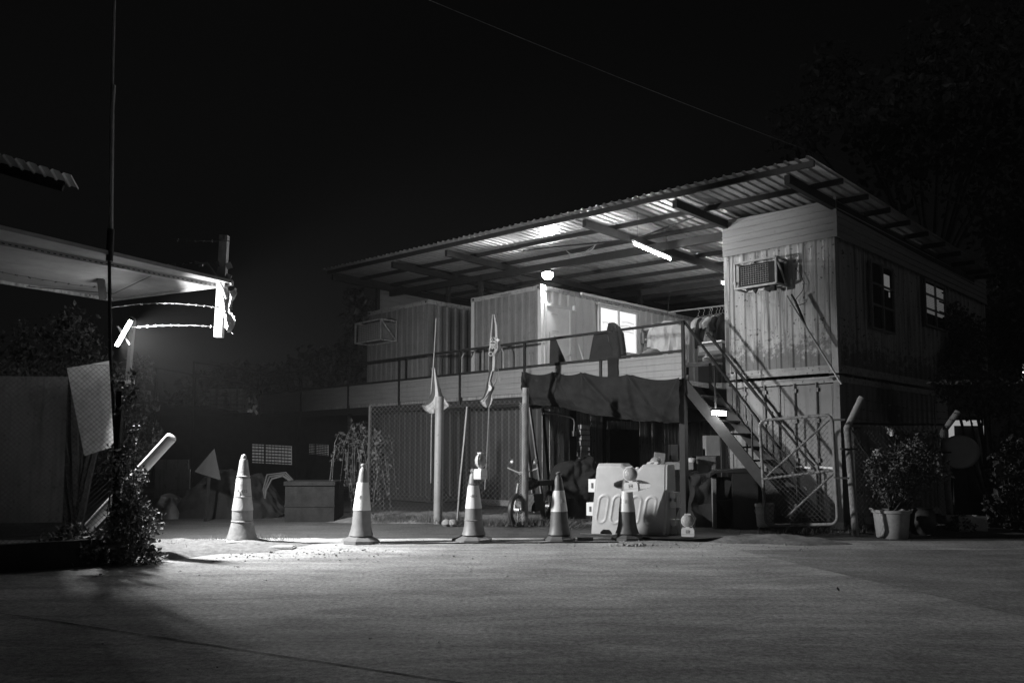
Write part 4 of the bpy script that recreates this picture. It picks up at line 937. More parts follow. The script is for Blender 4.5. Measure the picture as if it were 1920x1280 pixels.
def blob(name, pts, yd, th, m, parent):
    b = MB(FB); rows = []
    for (y_, xa_, xb_) in pts: rows.append((onY(xa_, y_, yd), onY(xb_, y_, yd)))
    def fn(u, v):
        k = v*(len(rows)-1); i = min(int(k), len(rows)-2); f = k-i; A = rows[i][0].lerp(rows[i+1][0], f); B_ = rows[i][1].lerp(rows[i+1][1], f)
        a = u*2*math.pi; c_ = (A+B_)/2; h = (B_-A).length/2; fold = 1+.06*math.sin(5*a+v*5)
        return c_+(B_-A).normalized()*(-math.cos(a)*h)+Vector((0, -math.sin(a)*th*fold*(min(1, .25+3*min(v, 1-v+.2))), 0))
    b.grid(fn, 28, 20); return b.build(name, M_[m], parent)
blob('body', [(618, 1143, 1165), (624, 1141, 1168), (640, 1142, 1170), (655, 1150, 1172), (672, 1152, 1172)], -.86, .13, 'cloth_d', t)
blob('hood', [(604.5, 1146, 1152), (608, 1143, 1155), (614, 1141, 1160), (622, 1139, 1164)], -.84, .12, 'cloth_d', t)
blob('sleeve', [(612, 1155, 1163), (625, 1160, 1167), (645, 1163, 1171), (665, 1166, 1173)], -.97, .05, 'cloth_d', t)
cloth_poly('shadow_strip', 'dark strip standing in for a shadow on the parapet panels below the jacket', 'cloth', [(1139, 671), (1159, 669), (1158, 685), (1159, 699), (1157, 722), (1148, 724), (1138, 721), (1140, 700)], DY-.045, 'tarp', .01)  # thin dark sheet put in for the shadow running down the panels
# water jugs behind the parapet
for (px, l) in ((1186, 'clear ribbed water jug behind the parapet below the wall fan'), (1199, 'second clear jug, half behind the ribbed one on the balcony')):
    p = onY(px, 652, .6); t = thing('water_jug', l, 'water jug', (p.x, .6, 3.05), 0, FB, 'clear plastic jugs')
    MB().lathe([(.13, 0), (.135, .02), (.135, .1), (.128, .12), (.135, .14), (.135, .22), (.128, .24), (.135, .26), (.13, .33), (.07, .38), (.045, .39)], 24).build('body', M_['clear'], t, True)
    MB().lathe([(.045, .39), (.045, .43)], 16).build('cap', M_['white'], t, True)
tb = thing('side_table', 'low table on the balcony carrying the clear water jugs', 'table', (onY(1195, 652, .6).x, .6, 2.72), 0, FB)
MB().box(-.5, .5, -.25, .25, .29, .325).build('table_top', M_['wood'], tb, True)
for x_ in (-.45, .45):
    for y_ in (-.2, .2): MB().box(x_-.02, x_+.02, y_-.02, y_+.02, 0, .29).build('leg', M_['wood'], tb, True)
blobt = thing('cloth_bundle', 'rounded dark bundle behind the parapet right of the water jugs', 'bundle', onY(1222, 658, .8), 0, FB)
MB().lathe([(.22, -.25), (.24, -.1), (.2, -.02), (.12, .04), (.02, .06)], 20).build('bundle_body', M_['cloth_m'], blobt, True)
# wall fan and switch on the x=-7.03 wall
fy = 4.15; t = thing('wall_fan', 'white round wall fan tilted down right of the lit window', 'fan', (X2, fy, 4.7), 0, FB)
fc = Vector((X2+.42, fy+.05, 4.60)); rm = rot3(ry=R(62), rz=R(-25))
MB(FB).tube([(X2, fy, 4.72), (X2+.2, fy, 4.74), fc+rm @ Vector((0, 0, -.06))], [.05, .03, .06], 10).build('motor', M_['white'], t)
b = MB(FB)
ring = [fc+rm @ Vector((.235*math.cos(a*.2618), .235*math.sin(a*.2618), .04)) for a in range(25)]; b.tube(ring, .012, 6, False)
for k in range(16):
    a = k*math.pi/8; b.tube([fc+rm @ Vector((.03*math.cos(a), .03*math.sin(a), .09)), fc+rm @ Vector((.15*math.cos(a), .15*math.sin(a), .09)), fc+rm @ Vector((.235*math.cos(a), .235*math.sin(a), .04))], .003, 3, False); b.tube([fc+rm @ Vector((.04*math.cos(a), .04*math.sin(a), -.04)), fc+rm @ Vector((.235*math.cos(a), .235*math.sin(a), .03))], .003, 3, False)
b.build('guard', M_['white'], t)
for k in range(3):
    a = k*2.094+.3; c_, s_ = math.cos(a), math.sin(a); b = MB(FB); b.add([fc+rm @ Vector(v) for v in ((.03*c_, .03*s_, .0), (.2*c_-.07*s_, .2*s_+.07*c_, .03), (.21*c_, .21*s_, .02), (.2*c_+.07*s_, .2*s_-.07*c_, -.01))], [(0, 1, 2, 3)]); b.build('blade', M_['cloth_m'], t)
wallthing('wall_switch', 'grey fused switch box with a cable just left of the wall fan', 'switch box', 3.98, 4.3, [('case', MB(FB).box(X2, X2+.10, 3.98, 4.12, 4.32, 4.60), 'galv'), ('knob', MB(FB).lathe([(.03, 0), (.03, .03), (.0, .035)], 12, (X2+.10, 4.05, 4.42), rot3(ry=R(90))), 'white'), ('lead', MB(FB).tube([(X2+.04, 4.05, 4.32), (X2+.05, 4.0, 4.1), (X2+.06, 3.9, 3.95)], .008, 5), 'black')])
# big shirt and clothes
def garment(name, label, cat, cx, y, zt, wd_, h_, m, rz=0, sl=.5, group='laundry on hangers', th=.05, pole=None, seed=0):
    t = thing(name, label, cat, (cx, y, zt), rz, FB, group); rr = random.Random(seed)
    def body(u, v):
        a = u*2*math.pi; k = wd_/2*(.30+.70*min(1, v*7))*(1+.10*v); x_ = -math.cos(a)*k; fd_ = 1+.35*math.sin(x_*38+v*3+seed)*min(1, v*3)
        return (x_+.015*math.sin(v*9+seed), -math.sin(a)*th*fd_*(.4+v)+.02*math.sin(x_*25+v*4), -.04-.05*abs(x_)/wd_*2-v*h_*(1+.05*math.sin(x_*20+seed)))
    b = MB(); b.grid(body, 40, 22); b.build('body', M_[m], t, True)
    if sl > 0:
        for s in (-1, 1):
            b = MB(); L = h_*sl; p0_ = Vector((s*wd_*.46, 0, -.14)); p1_ = p0_+Vector((s*.07, .0, -L*.5)); p2_ = p0_+Vector((s*.05, -.01, -L)); b.tube([p0_+Vector((-s*.03, 0, .05)), p0_, p1_, p2_], [.035, .065, .07, .085], 10, False); b.build('sleeve', M_[m], t, True)
    b = MB(); b.tube([(-wd_*.42, 0, -.10), (0, 0, 0), (wd_*.42, 0, -.10)], .006, 5); b.tube([(0, 0, 0), (0, 0, .06), (.03, 0, .09), (.02, 0, .13), (-.01, 0, .14)], .005, 5); b.build('hanger', M_['galv'], t, True)
    return t
sp_ = onY(1252, 600, 1.9)
garment('hung_shirt', 'large pale crumpled shirt hung wide behind the right end of the rail', 'shirt', sp_.x, 1.9, onY(1252, 598, 1.9).z, .80, .92, 'cloth_l', R(18), .55, seed=3, th=.10)
b = MB(FB); h0 = Vector((sp_.x, 1.9, onY(1252, 598, 1.9).z+.12)); b.tube([h0, h0+Vector((.05, 0, .4)), h0+Vector((.08, .0, .55))], .006, 5); tag(b.build('hook_wire', M_['steel']), 'thin wire dropping from the roof to the large pale shirt', 'wire')
ry = 2.0; ra, rb = onY(1255, 585, ry), onY(1362, 574, ry); b = MB(FB); b.tube([ra, Vector((-2.25, ry, rb.z))], .016, 7); rail_z = rb.z
tag(b.build('clothes_rail', M_['galv']), 'thin clothes rail running to the corner container wall', 'rail')
for i, (px, m, wd_, h_, sl, l, cat, rz) in enumerate(((1309, 'galv', .30, .12, 0, 'bunch of bare pegs hanging at the left end of the clothes rail', 'pegs', 60), (1319, 'cloth_l', .36, .55, .3, 'pale short vest first on the clothes rail', 'vest', 70), (1330, 'cloth_d', .45, 1.25, .5, 'long dark quilted coat on the clothes rail', 'coat', 62), (1334, 'cloth_m', .34, .6, .3, 'mottled patterned top in the middle of the clothes rail', 'top', 72), (1343, 'cloth_l', .42, .55, .35, 'bright white top on a looped hanger on the clothes rail', 'top', 66), (1349, 'cloth_m', .36, .95, .4, 'long grey garment hanging next to the container wall', 'garment', 70), (1355, 'cloth_d', .40, .7, .4, 'black top last on the clothes rail against the container', 'top', 68))):
    p = onY(px, 585, ry); garment('hung_garment', l, cat, p.x, ry+.0, rail_z-.13, wd_, h_, m, R(rz-25), sl, seed=i, th=.06)
# basin and jars on the landing edge
t = thing('washing_machine', 'dark top-loader with an open pale lid beside the hanging clothes', 'washing machine', (onY(1345, 690, .7).x, .7, 2.72), 0, FB)
MB().box(-.28, .28, -.28, .28, .01, .84).build('cabinet', M_['black'], t, True); MB().obox((0, -.02, .87), (.52, .5, .03), rot3(rx=-.08)).build('lid', M_['white'], t, True); MB().box(-.24, .24, -.288, -.281, .70, .80).build('control_panel', M_['cloth_m'], t, True)
t = thing('counter', 'narrow dark shelf at the stair head holding a small white pot', 'shelf', (onY(1310, 690, -.2).x, -.2, 2.72), 0, FB)
MB().box(-.42, .38, -.2, .25, .36, .40).build('shelf_board', M_['wood'], t, True)
for x_ in (-.38, .34): MB().box(x_-.02, x_+.02, -.16, -.12, 0, .36).build('leg', M_['steel'], t, True); MB().box(x_-.02, x_+.02, .18, .22, 0, .36).build('leg', M_['steel'], t, True)
p = onY(1325, 680, -.2); t = thing('pot', 'small white lidded pot with a spout on the stair-head shelf', 'pot', (p.x, -.2, 3.121), 0, FB)
MB().lathe([(.06, 0), (.08, .03), (.075, .09), (.045, .11), (.02, .12), (.025, .14), (.03, .15)], 16).build('body', M_['white'], t, True); MB().tube([(.07, 0, .05), (.12, 0, .09), (.14, 0, .11)], [.016, .012, .01], 6).build('spout', M_['white'], t, True)
p = onY(1287, 702, -.7); t = thing('jar', 'little white jar standing at the top of the stairs', 'jar', (p.x, -.7, 2.722), 0, FB); MB().lathe([(.035, 0), (.035, .09), (.03, .1)], 12).build('body', M_['white'], t, True); MB().lathe([(.04, .1), (.04, .125)], 12).build('lid', M_['galv'], t, True)
# ---------------------------------------------------------------- under the balcony
t = thing('dark_opening', 'square dark opening with a pale left jamb in the lower streaked wall', 'opening', (X2, 2.4, 0), 0, FB)
a, c = onX(1141, 806, X2+.02), onX(1195, 862, X2+.02)
ya, yb, zt_ = a.y, onX(1195, 806, X2).y, a.z
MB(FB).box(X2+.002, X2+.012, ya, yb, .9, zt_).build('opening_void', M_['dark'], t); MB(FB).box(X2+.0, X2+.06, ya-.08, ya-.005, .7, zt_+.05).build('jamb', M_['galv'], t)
b = MB(FB)
for k in range(7): yy = ya-.05+k*(yb-ya+.1)/7; b.box(X2+.0, X2+.03, yy, yy+(yb-ya)/7*.9, zt_+.03, zt_+.24+random.uniform(-.01, .01))
b.build('slatted_head', M_['ply'], t)
# vertical boards leaning and fixed along the lower wall
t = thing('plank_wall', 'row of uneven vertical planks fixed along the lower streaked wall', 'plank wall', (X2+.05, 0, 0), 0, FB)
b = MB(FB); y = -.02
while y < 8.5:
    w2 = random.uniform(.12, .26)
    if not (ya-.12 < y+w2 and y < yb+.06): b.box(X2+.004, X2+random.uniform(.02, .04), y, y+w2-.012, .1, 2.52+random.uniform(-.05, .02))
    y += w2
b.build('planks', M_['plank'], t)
for i, (px, tl_, l) in enumerate(((1002, .10, 'long plank leaning at the left end of the plank wall'), (1018, .16, 'second plank leaning beside the wired fence post'), (1032, -.03, 'dark thin stud before the plank wall'))):
    p = onX(px, 830, X2+.35); b = MB(FB); b.bar((X2+.38, p.y, .02), (X2+.09, p.y-.25*tl_*4, 2.4), .16 if i < 2 else .06, .03); tag(b.build('leaning_plank', M_['wood' if i < 2 else 'steel']), l, 'plank', 'planks leaning on the lower wall')
# meter boxes
p = onX(1091, 860, X2+.05); t = thing('meter_boxes', 'column of small pale stacked meter boxes on the plank wall', 'meter boxes', (X2+.05, p.y, 1.2), 0, FB)
zt2, zb2 = onX(1091, 795, X2+.1).z, onX(1091, 856, X2+.1).z; hN = (zt2-zb2)/6
for k in range(6):
    z = zb2+k*hN; o = MB(FB).box(X2+.045, X2+.17, p.y-.18+.02*(k % 2), p.y+.17, z+.012, z+hN*.9).build('box', M_['dirtyw'], t)
    if k in (0, 1): MB(FB).box(X2+.17, X2+.20, p.y+.12, p.y+.2, z+.02, z+hN*.7).build('glass_dial', M_['clear'], o)
MB(FB).box(X2+.045, X2+.15, p.y-.12, p.y+.05, zb2-.14, zb2-.01).build('box', M_['white'], t)
b = MB(FB); b.box(X2+.041, X2+.05, p.y-.45, p.y-.2, zb2-.1, zt2+.5); b.build('backboard', M_['dark'], t)
b = MB(FB); pts = [onX(x, y, X2+.12) for x, y in ((1018, 775), (1045, 776), (1068, 781), (1075, 785), (1077, 792), (1076, 808))]; b.tube(pts, .018, 7); cb = pts[-1]; b.box(cb.x-.03, cb.x+.04, cb.y-.05, cb.y+.06, cb.z-.12, cb.z); tag(b.build('conduit_pipe', M_['galv']), 'bent pale conduit running along the plank wall to the meter boxes', 'pipe')
# covered heap (motorbikes and bench under dark sheets)
def heap(name, label, cat, px0, px1, Y, top, m='cloth_d', dy=.6, seed=0):
    rr = random.Random(seed); X0, X1 = onD(px0, 900, Y).x, onD(px1, 900, Y).x
    t = thing(name, label, cat, ((X0+X1)/2, Y, 0))
    def fn(u, v):
        x_ = X0+(X1-X0)*u; k = u*(len(top)-1); i = min(int(k), len(top)-2); h_ = top[i]+(top[i+1]-top[i])*(k-i)
        a = v*math.pi; yy = Y-math.cos(a)*dy; z_ = h_*(max(0, math.sin(a))**.5)*min(1, 5*u, 5*(1-u))
        q_ = Vector((x_*2.1+seed, yy*2.1, z_*2.1)); d_ = noise.noise(q_)*.16+noise.noise(q_*2.7)*.07+abs(noise.noise(q_*1.3+Vector((5, 1, 2))))*.16
        return (x_+d_*.5, yy-d_, max(.0, z_+d_*.5*(v > .02)*(v < .98)))
    b = MB(); b.grid(fn, 110, 44); b.build('draped_cover', M_[m], t); return t
heap('covered_bench', 'long low heap under a dark draped sheet left of the barrier', 'covered heap', 1012, 1135, 16.4, [.2, 1.05, 1.12, 1.15, 1.28, 1.32, 1.2], 'tarp', .55, 1)
heap('covered_bench', 'dark sheeted bench behind the barrier hinge, right of it', 'covered heap', 1275, 1345, 15.3, [.3, .95, .98, 1.0, .95, .6], 'tarp', .45, 2)
heap('tarp_pile', 'crumpled dark tarpaulin pile on the ground behind the tallest cone', 'tarpaulin', 330, 535, 17.5, [.1, .5, .75, .95, 1.0, .85, .9, .7, .3], 'tarp', .8, 5)
heap('sack_pile', 'low pale sacks in the dark left of the tarpaulin pile', 'sacks', 275, 350, 17.0, [.1, .35, .5, .42, .1], 'contd', .4, 7)
# motorbike
mbp = onG(1003, 992)+Vector((0, 1.0, 0))
t = thing('motorcycle', 'black motorcycle parked behind the wired post, only its headlight and forks catching light', 'motorcycle', (mbp.x, mbp.y, 0), R(60))
for x_ in (-.62, .62):
    b = MB(); ring = [(x_+.27*math.cos(a*.3927), 0, .31+.27*math.sin(a*.3927)) for a in range(17)]; b.tube(ring, .05, 8, False); wl_ = b.build('wheel', M_['black'], t, True)
    b = MB()
    for k in range(8): b.tube([(x_, 0, .31), (x_+.25*math.cos(k*.785), 0, .31+.25*math.sin(k*.785))], .004, 3)
    b.lathe([(.04, -.05), (.04, .05)], 10, (x_, 0, .31), rot3(rx=R(90))); b.build('spokes', M_['galv'], wl_, True)
b = MB(); 
for s in (-.07, .07): b.tube([(-.62, s, .31), (-.42, s, .98)], .018, 6)
b.build('fork', M_['galv'], t, True)
MB().tube([(-.42, -.33, 1.08), (-.44, -.1, 1.0), (-.44, .1, 1.0), (-.42, .33, 1.08)], .013, 6).build('handlebar', M_['galv'], t, True)
MB().lathe([(.001, -.09), (.07, -.05), (.09, .03), (.085, .04), (.001, .045)], 16, (-.52, 0, .88), rot3(ry=R(-90))).build('headlight', M_['glass'], t, True)
MB().lathe([(.001, 0), (.09, .06), (.13, .2), (.10, .42), (.001, .5)], 14, (-.38, 0, .78), rot3(ry=R(90))).build('fuel_tank', M_['glass'], t, True)
MB().obox((.35, 0, .78), (.62, .24, .10)).build('seat', M_['black'], t, True); MB().obox((0, 0, .42), (.34, .26, .32)).build('engine', M_['black'], t, True)
b = MB(); b.tube([(.0, .14, .3), (.5, .16, .3), (.85, .16, .36)], [.025, .035, .045], 8); b.build('exhaust', M_['galv'], t, True)
for s in (-.26, .26): MB().lathe([(.001, 0), (.06, .01), (.06, .02), (.001, .025)], 12, (-.40, s, 1.20), rot3(ry=R(-80))).build('mirror', M_['glass'], t, True)
# white cabinets and clutter
def cab(name, label, cat, px0, px1, py0, py1, Y, dp, m, door=True):
    a, c = onD(px0, py0, Y), onD(px1, py1, Y); z1 = a.z; z0 = max(0, c.z)
    t = thing(name, label, cat, ((a.x+c.x)/2, Y, z0)); b = MB(); b.box(a.x, c.x, Y, Y+dp, z0, z1); b.build('carcass', M_[m], t)
    if door: MB().box(a.x+.02, c.x-.02, Y-.02, Y-.001, z0+.05, z0+(z1-z0)*.62).build('door_panel', M_[m], t); MB().box(a.x+.02, c.x-.02, Y-.02, Y-.001, z0+(z1-z0)*.65, z1-.02).build('door_panel', M_[m], t)
    return t
cab('white_cabinet', 'white steel cabinet standing behind the dark bin under the balcony', 'cabinet', 1307, 1345, 855, 990, 15.9, .5, 'contd')
cab('plywood_cupboard', 'grey board resting on top of the white cabinet', 'board', 1324, 1350, 816, 854, 15.95, .3, 'ply', False)
cab('rack_box', 'small dark crate on the shelf left of the balcony corner post', 'crate', 1258, 1272, 833, 862, 15.8, .3, 'black', False)
cab('rack_box', 'pale carton on the shelf beside the dark crate', 'carton', 1274, 1286, 834, 862, 15.85, .3, 'contd', False)
cab('work_shelf', 'cluttered dark work shelf behind the right end of the barrier', 'shelf', 1240, 1300, 866, 880, 15.7, .5, 'wood', False)
for i, (px, py, r_, m, l) in enumerate(((1236, 858, .09, 'ply', 'small tilted box on the work shelf'), (1297, 862, .07, 'white', 'small white bowl on the right of the work shelf'))):
    p = onD(px, py, 15.75); b = MB(); 
    if i == 1: b.lathe([(.05, -.05), (.09, .04), (.085, .04)], 14, p)
    elif i == 0: b.obox(p, (.2, .12, .2), rot3(ry=.15))
    else: b.leaves(lambda: p+Vector([random.gauss(0, .05) for _ in range(3)]), 60, .07)
    tag(b.build('shelf_item', M_[m]), l, 'clutter')
# dark bin with curved hood
p0 = onG(1340, 993); t = thing('hooded_bin', 'dark bin with a curved overhanging hood standing behind the plate', 'bin', (onD(1375, 980, 14.6).x, 14.6, 0), R(-10))
MB().box(-.02, .42, -.18, .35, .02, 1.02).build('cabinet', M_['black'], t, True); MB().box(-.36, -.30, -.15, .33, .02, .92).build('side_panel', M_['contd'], t, True); MB().box(-.30, -.02, .29, .33, .02, .92).build('back_panel', M_['black'], t, True); MB().box(-.30, -.021, -.16, .289, .50, .53).build('shelf', M_['black'], t, True)
b = MB(); hp = [(-.42, .92), (-.40, 1.0), (-.30, 1.06), (.30, 1.09), (.42, 1.05), (.46, .96), (.43, 1.022), (-.30, 1.01), (-.38, .96)]; b.prism(hp, .58, (0, .08, 0)); b.build('hood', M_['black'], t, True)
MB().obox((-.16, -.02, .72), (.2, .1, .34), rot3(ry=.3)).build('inner_frame', M_['dark'], t, True)
# bucket by the stairs
p = onG(1428, 990); t = thing('bucket', 'white lidded plastic bucket with wire handle behind the gate', 'bucket', (onD(1433, 970, 14.4).x, 14.4, .05))
MB().lathe([(.13, 0), (.155, .02), (.175, .36), (.185, .37), (.185, .41), (.175, .42), (.16, .42)], 28).build('tub', M_['dirtyw'], t, True)
MB().tube([(-.19*math.cos(a*.314), -.19*.5*math.sin(a*.314)-.1*math.sin(a*.314), .36-.28*math.sin(a*.314)) for a in range(11)], .005, 5).build('wire_handle', M_['galv'], t, True)
# planter tank with hoses left
a, c = onG(530, 979), onG(627, 979); t = thing('plastic_tank', 'square dark plastic tank with raised rim and hoses behind the first two cones', 'tank', ((a.x+c.x)/2, a.y+.5, 0), 0)
wd2 = (c.x-a.x)/2; MB().add([], []).box(-wd2*.96, wd2*.96, -.45, .45, .0, .72).box(-wd2*.98, wd2*.98, -.465, .465, .30, .34).build('body', M_['tank'], t, True); MB().box(-wd2, wd2, -.49, .49, .72, .80).build('rim', M_['tank'], t, True)
b = MB()
for k in range(3): pts = [(-wd2+.05, -.2+k*.1, .80), (-wd2-.1, -.2+k*.1, .9+.03*k), (-wd2-.32-.05*k, -.2, .84+.04*k), (-wd2-.42-.03*k, -.22, .62), (-wd2-.44, -.22, .45)]; b.tube(pts, .022, 6)
b.build('hose', M_['lowc'], t, True)
# triangular sign seen from behind
t = thing('triangle_sign', 'dull triangular road sign lying tilted in the dark left of the tallest cone', 'road sign', onD(390, 960, 16)-Vector((0, 0, .3)))
tp = [onD(402, 840, 16), onD(414, 900, 16), (onD(364, 884, 16))]; c_ = sum(tp, Vector())/3; b = MB(); pr = []
for i in range(3):
    v = tp[i]; a = tp[(i+1) % 3]; z_ = tp[i-1]; pr += [v.lerp(z_, .08), v.lerp(c_, .03), v.lerp(a, .08)]
n = len(pr); b.add(pr+[v+Vector((0, .02, 0)) for v in pr], [tuple(range(n)), tuple(range(2*n-1, n-1, -1))]+[(i, i+n, (i+1) % n+n, (i+1) % n) for i in range(n)]); b.build('plate', M_['lowc'], t)
MB().bar(c_+Vector((0, .03, .1)), Vector((c_.x-.1, 16.1, 0)), .05, .04).build('sign_leg', M_['steel'], t)
cloth_d = None
# pale boards in the dark left
p0_, p1_ = onD(290, 862, 18), onD(355, 878, 18); b = MB()
for k in range(3): x_ = p0_.x+(p1_.x-p0_.x)*k/3; b.box(x_, x_+(p1_.x-p0_.x)/3-.02, 18, 18.03, onD(300, 879, 18).z, onD(300, 861, 18).z)
b.box(p0_.x, p1_.x, 18.04, 18.08, 0, onD(300, 879, 18).z)
tag(b.build('low_hoarding', M_['contd']), 'low dull white hoarding in the dark behind the leaning pipe', 'hoarding')
# open shed frame under the far balcony with lit grilles
def grille(label, x0_, y0_, x1_, y1_, Y, skew=4):
    t = thing('lit_grille', label, 'grille', onD((x0_+x1_)/2, y1_, Y)); a, c, d_, e = onD(x0_, y0_, Y), onD(x1_, y0_+skew, Y), onD(x1_, y1_+2, Y), onD(x0_, y1_-2, Y)
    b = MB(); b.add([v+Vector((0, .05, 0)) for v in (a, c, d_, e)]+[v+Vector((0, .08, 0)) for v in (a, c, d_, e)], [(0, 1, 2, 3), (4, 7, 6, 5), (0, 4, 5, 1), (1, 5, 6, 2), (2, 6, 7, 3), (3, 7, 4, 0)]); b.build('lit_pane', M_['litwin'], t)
    b = MB()
    for k in range(6): f = (k+.5)/6; b.bar(a.lerp(e, f), c.lerp(d_, f), .02, .035)
    for k in range(1, 12): f = k/12; b.bar(a.lerp(c, f), e.lerp(d_, f), .015, .012 if k not in (4,) else .05)
    b.build('bars', M_['steel'], t)
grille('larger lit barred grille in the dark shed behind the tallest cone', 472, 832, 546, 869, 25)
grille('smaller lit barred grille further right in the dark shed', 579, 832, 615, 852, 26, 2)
sh = thing('dark_shed', 'black open shed under the far end of the balcony', 'shed', (onD(480, 960, 27).x, 27, 0))
b = MB(); b.box(onD(295, 900, 27).x, onD(700, 900, 27).x, 27, 27.1, 0, 2.6); b.build('rear_wall', M_['dark'], sh); b = MB(); b.box(onD(295, 900, 27).x, onD(468, 900, 27).x, 22.5, 27.1, 2.6, 2.68); b.build('roof_slab', M_['dark'], sh)
# stacked crates on the shed roof and scaffold frame
for i, (x_, l) in enumerate(((410, 'left dark stack of ribbed crates on the shed roof'), (448, 'right dark stack of ribbed crates on the shed roof'))):
    t = thing('crate_stack', l, 'crates', onD(x_, 772, 26), 0, W, 'crate stacks on the shed roof')
    for k in range(6):
        c_ = onD(x_, 770-k*7.5, 26)+Vector((random.uniform(-.06, .06), 0, 0)); b = MB(); b.obox(c_, (.5, .5, .10)); b.obox(c_+Vector((0, 0, .035)), (.54, .54, .02)); b.build('crate', M_['cont'], t)
t = thing('scaffold_frame', 'thin dark scaffold railing against the sky at the left', 'scaffold', (onD(380, 960, 27).x, 27, 0))
for a, c in (((293, 690), (470, 722)), ((365, 680), (520, 700)), ((290, 748), (340, 752))): MB().bar(onD(*a, 24), onD(*c, 24), .06, .06).build('rail', M_['steel'], t)
for x_, y_ in ((293, 690), (365, 680)): MB().bar(onD(x_, y_-2, 24), Vector((onD(x_-3, 800, 24).x, 24, .5)), .07, .07).build('upright', M_['steel'], t)
# ---------------------------------------------------------------- middle fence with flags
fy0, fy1 = onG(686, 978), onG(985, 986)
P = [onG(690, 978), onG(820, 968)+Vector((0, .0, 0)), onG(984, 987)]
P[1] = P[0].lerp(P[2], .0)+Vector((0, 0, 0)); P[1] = Vector((onD(821, 960, P[0].y*.55+P[2].y*.45).x, P[0].y*.55+P[2].y*.45, 0))
t = thing('chain_link_fence', 'dark chain-link fence between the creepers and the thick pale post', 'fence', P[1], 0, W, 'chain-link fences')
for i in (0, 1):
    a, c = P[i], P[i+1]; u = (c-a); b = MB(); chain(b, a+Vector((0, -.03, .1)), u.normalized(), (0, 0, 1), u.length, 2.25, .095, .0026); b.build('wire_mesh', M_['wire'], t)
for i, (p, h_, r_) in enumerate(((P[0], 2.30, .04), (P[1], 2.45, .085), (P[2], 2.58, .062))):
    MB().tube([p, p+Vector((.02, 0, h_))], r_, 16).build('fence_post', M_[('steel', 'contd', 'conc')[i]], t)
b = MB(); chain(b, P[2]+Vector((-.10, -.075, .1)), Vector((1, 0, 0)), (0, 0, 1), .11, 2.2, .05, .0035); b.build('mesh_edge', M_['galv'], t)
b = MB(); p = onD(876, 762, P[1].y-.2); q = onD(857, 965, P[1].y-.2); b.tube([p, onD(870, 830, P[1].y-.2), onD(863, 900, P[1].y-.2), Vector((q.x, q.y, .0))], .022, 6); tag(b.build('leaning_rod', M_['contd']), 'thin rough rod leaning between the two flags', 'rod')
def flagpole(label, pts, Y, rows, letters, m='flag'):
    t = thing('flag', label, 'flag', onD(pts[-1][0], pts[-1][1], Y), 0, W, 'limp flags on the middle fence')
    MB().tube([onD(x_, y_, Y) for x_, y_ in pts], .014, 6).build('pole', M_['contd'], t)
    R_ = [(onD(a, y_, Y-.04), onD(c, y_, Y-.06)) for y_, a, c in rows]; b = MB()
    def fn(u, v):
        k = v*(len(R_)-1); i = min(int(k), len(R_)-2); A, B_ = R_[i][0].lerp(R_[i+1][0], k-i), R_[i][1].lerp(R_[i+1][1], k-i); w3 = (B_-A).length
        q_ = A.lerp(B_, u); return q_+Vector((0, -.05*math.sin(u*9.5+v*4)*min(1, w3*4)-.012, .01*math.sin(u*20)))
    b.grid(fn, 24, 44); b.grid(lambda u, v: Vector(fn(u, v))+Vector((0, .006, 0)), 24, 44); cl = b.build('cloth', M_[m], t)
    for (s, px, py, sz) in letters:
        p = onD(px, py, Y-.14); mt = Matrix.Translation(p) @ Matrix.Rotation(R(90), 4, 'X'); text_mb(s, sz, mt).build('lettering', M_['flagw'], cl)
    return t
Yf = P[1].y+.6
ft = flagpole('tall limp flag with a few pale characters, right of the thick wired post', [(926, 590), (920, 700), (913, 850), (909, 918)], Yf,
         [(590, 923, 928), (610, 921, 934), (635, 919, 937), (655, 917, 939), (664, 916, 933), (695, 916, 932), (697, 917, 926), (715, 914, 921), (719, 912, 924), (727, 911, 928), (735, 909, 924), (746, 905, 922), (750, 897, 924), (758, 903, 921), (763, 909, 918)],
         [('公', 924, 638, .13), ('眾', 923, 650, .12), ('○', 920, 664, .11), ('✦', 933, 638, .12), ('◗', 919, 728, .16)])
MB().tube([onD(905, 752, Yf-.1), onD(930, 715, Yf-.1), onD(934, 690, Yf-.1), onD(938, 716, Yf-.1)], .012, 5).build('cord', M_['flag'], ft)
flagpole('lower limp flag draped over the thick fence post, its end spread wide', [(818, 597), (812, 700), (809, 800), (808, 905)], Yf-.3,
         [(690, 811, 816), (705, 810, 819), (720, 809, 823), (738, 808, 828), (748, 804, 833), (756, 798, 838), (760, 791, 847), (768, 795, 834), (775, 806, 828)], [])

for (px, py, l) in ((836, 985, 'left of two round stones at the fence foot'), (848, 985, 'right of two round stones at the fence foot')):
    p = onG(px, py+3); b = MB(); b.lathe([(.001, 0), (.06, .01), (.09, .05), (.085, .09), (.05, .13), (.001, .14)], 12, p+Vector((0, .1, 0))); tag(b.build('stone', M_['conc']), l, 'stone', 'round stones at the fence foot')
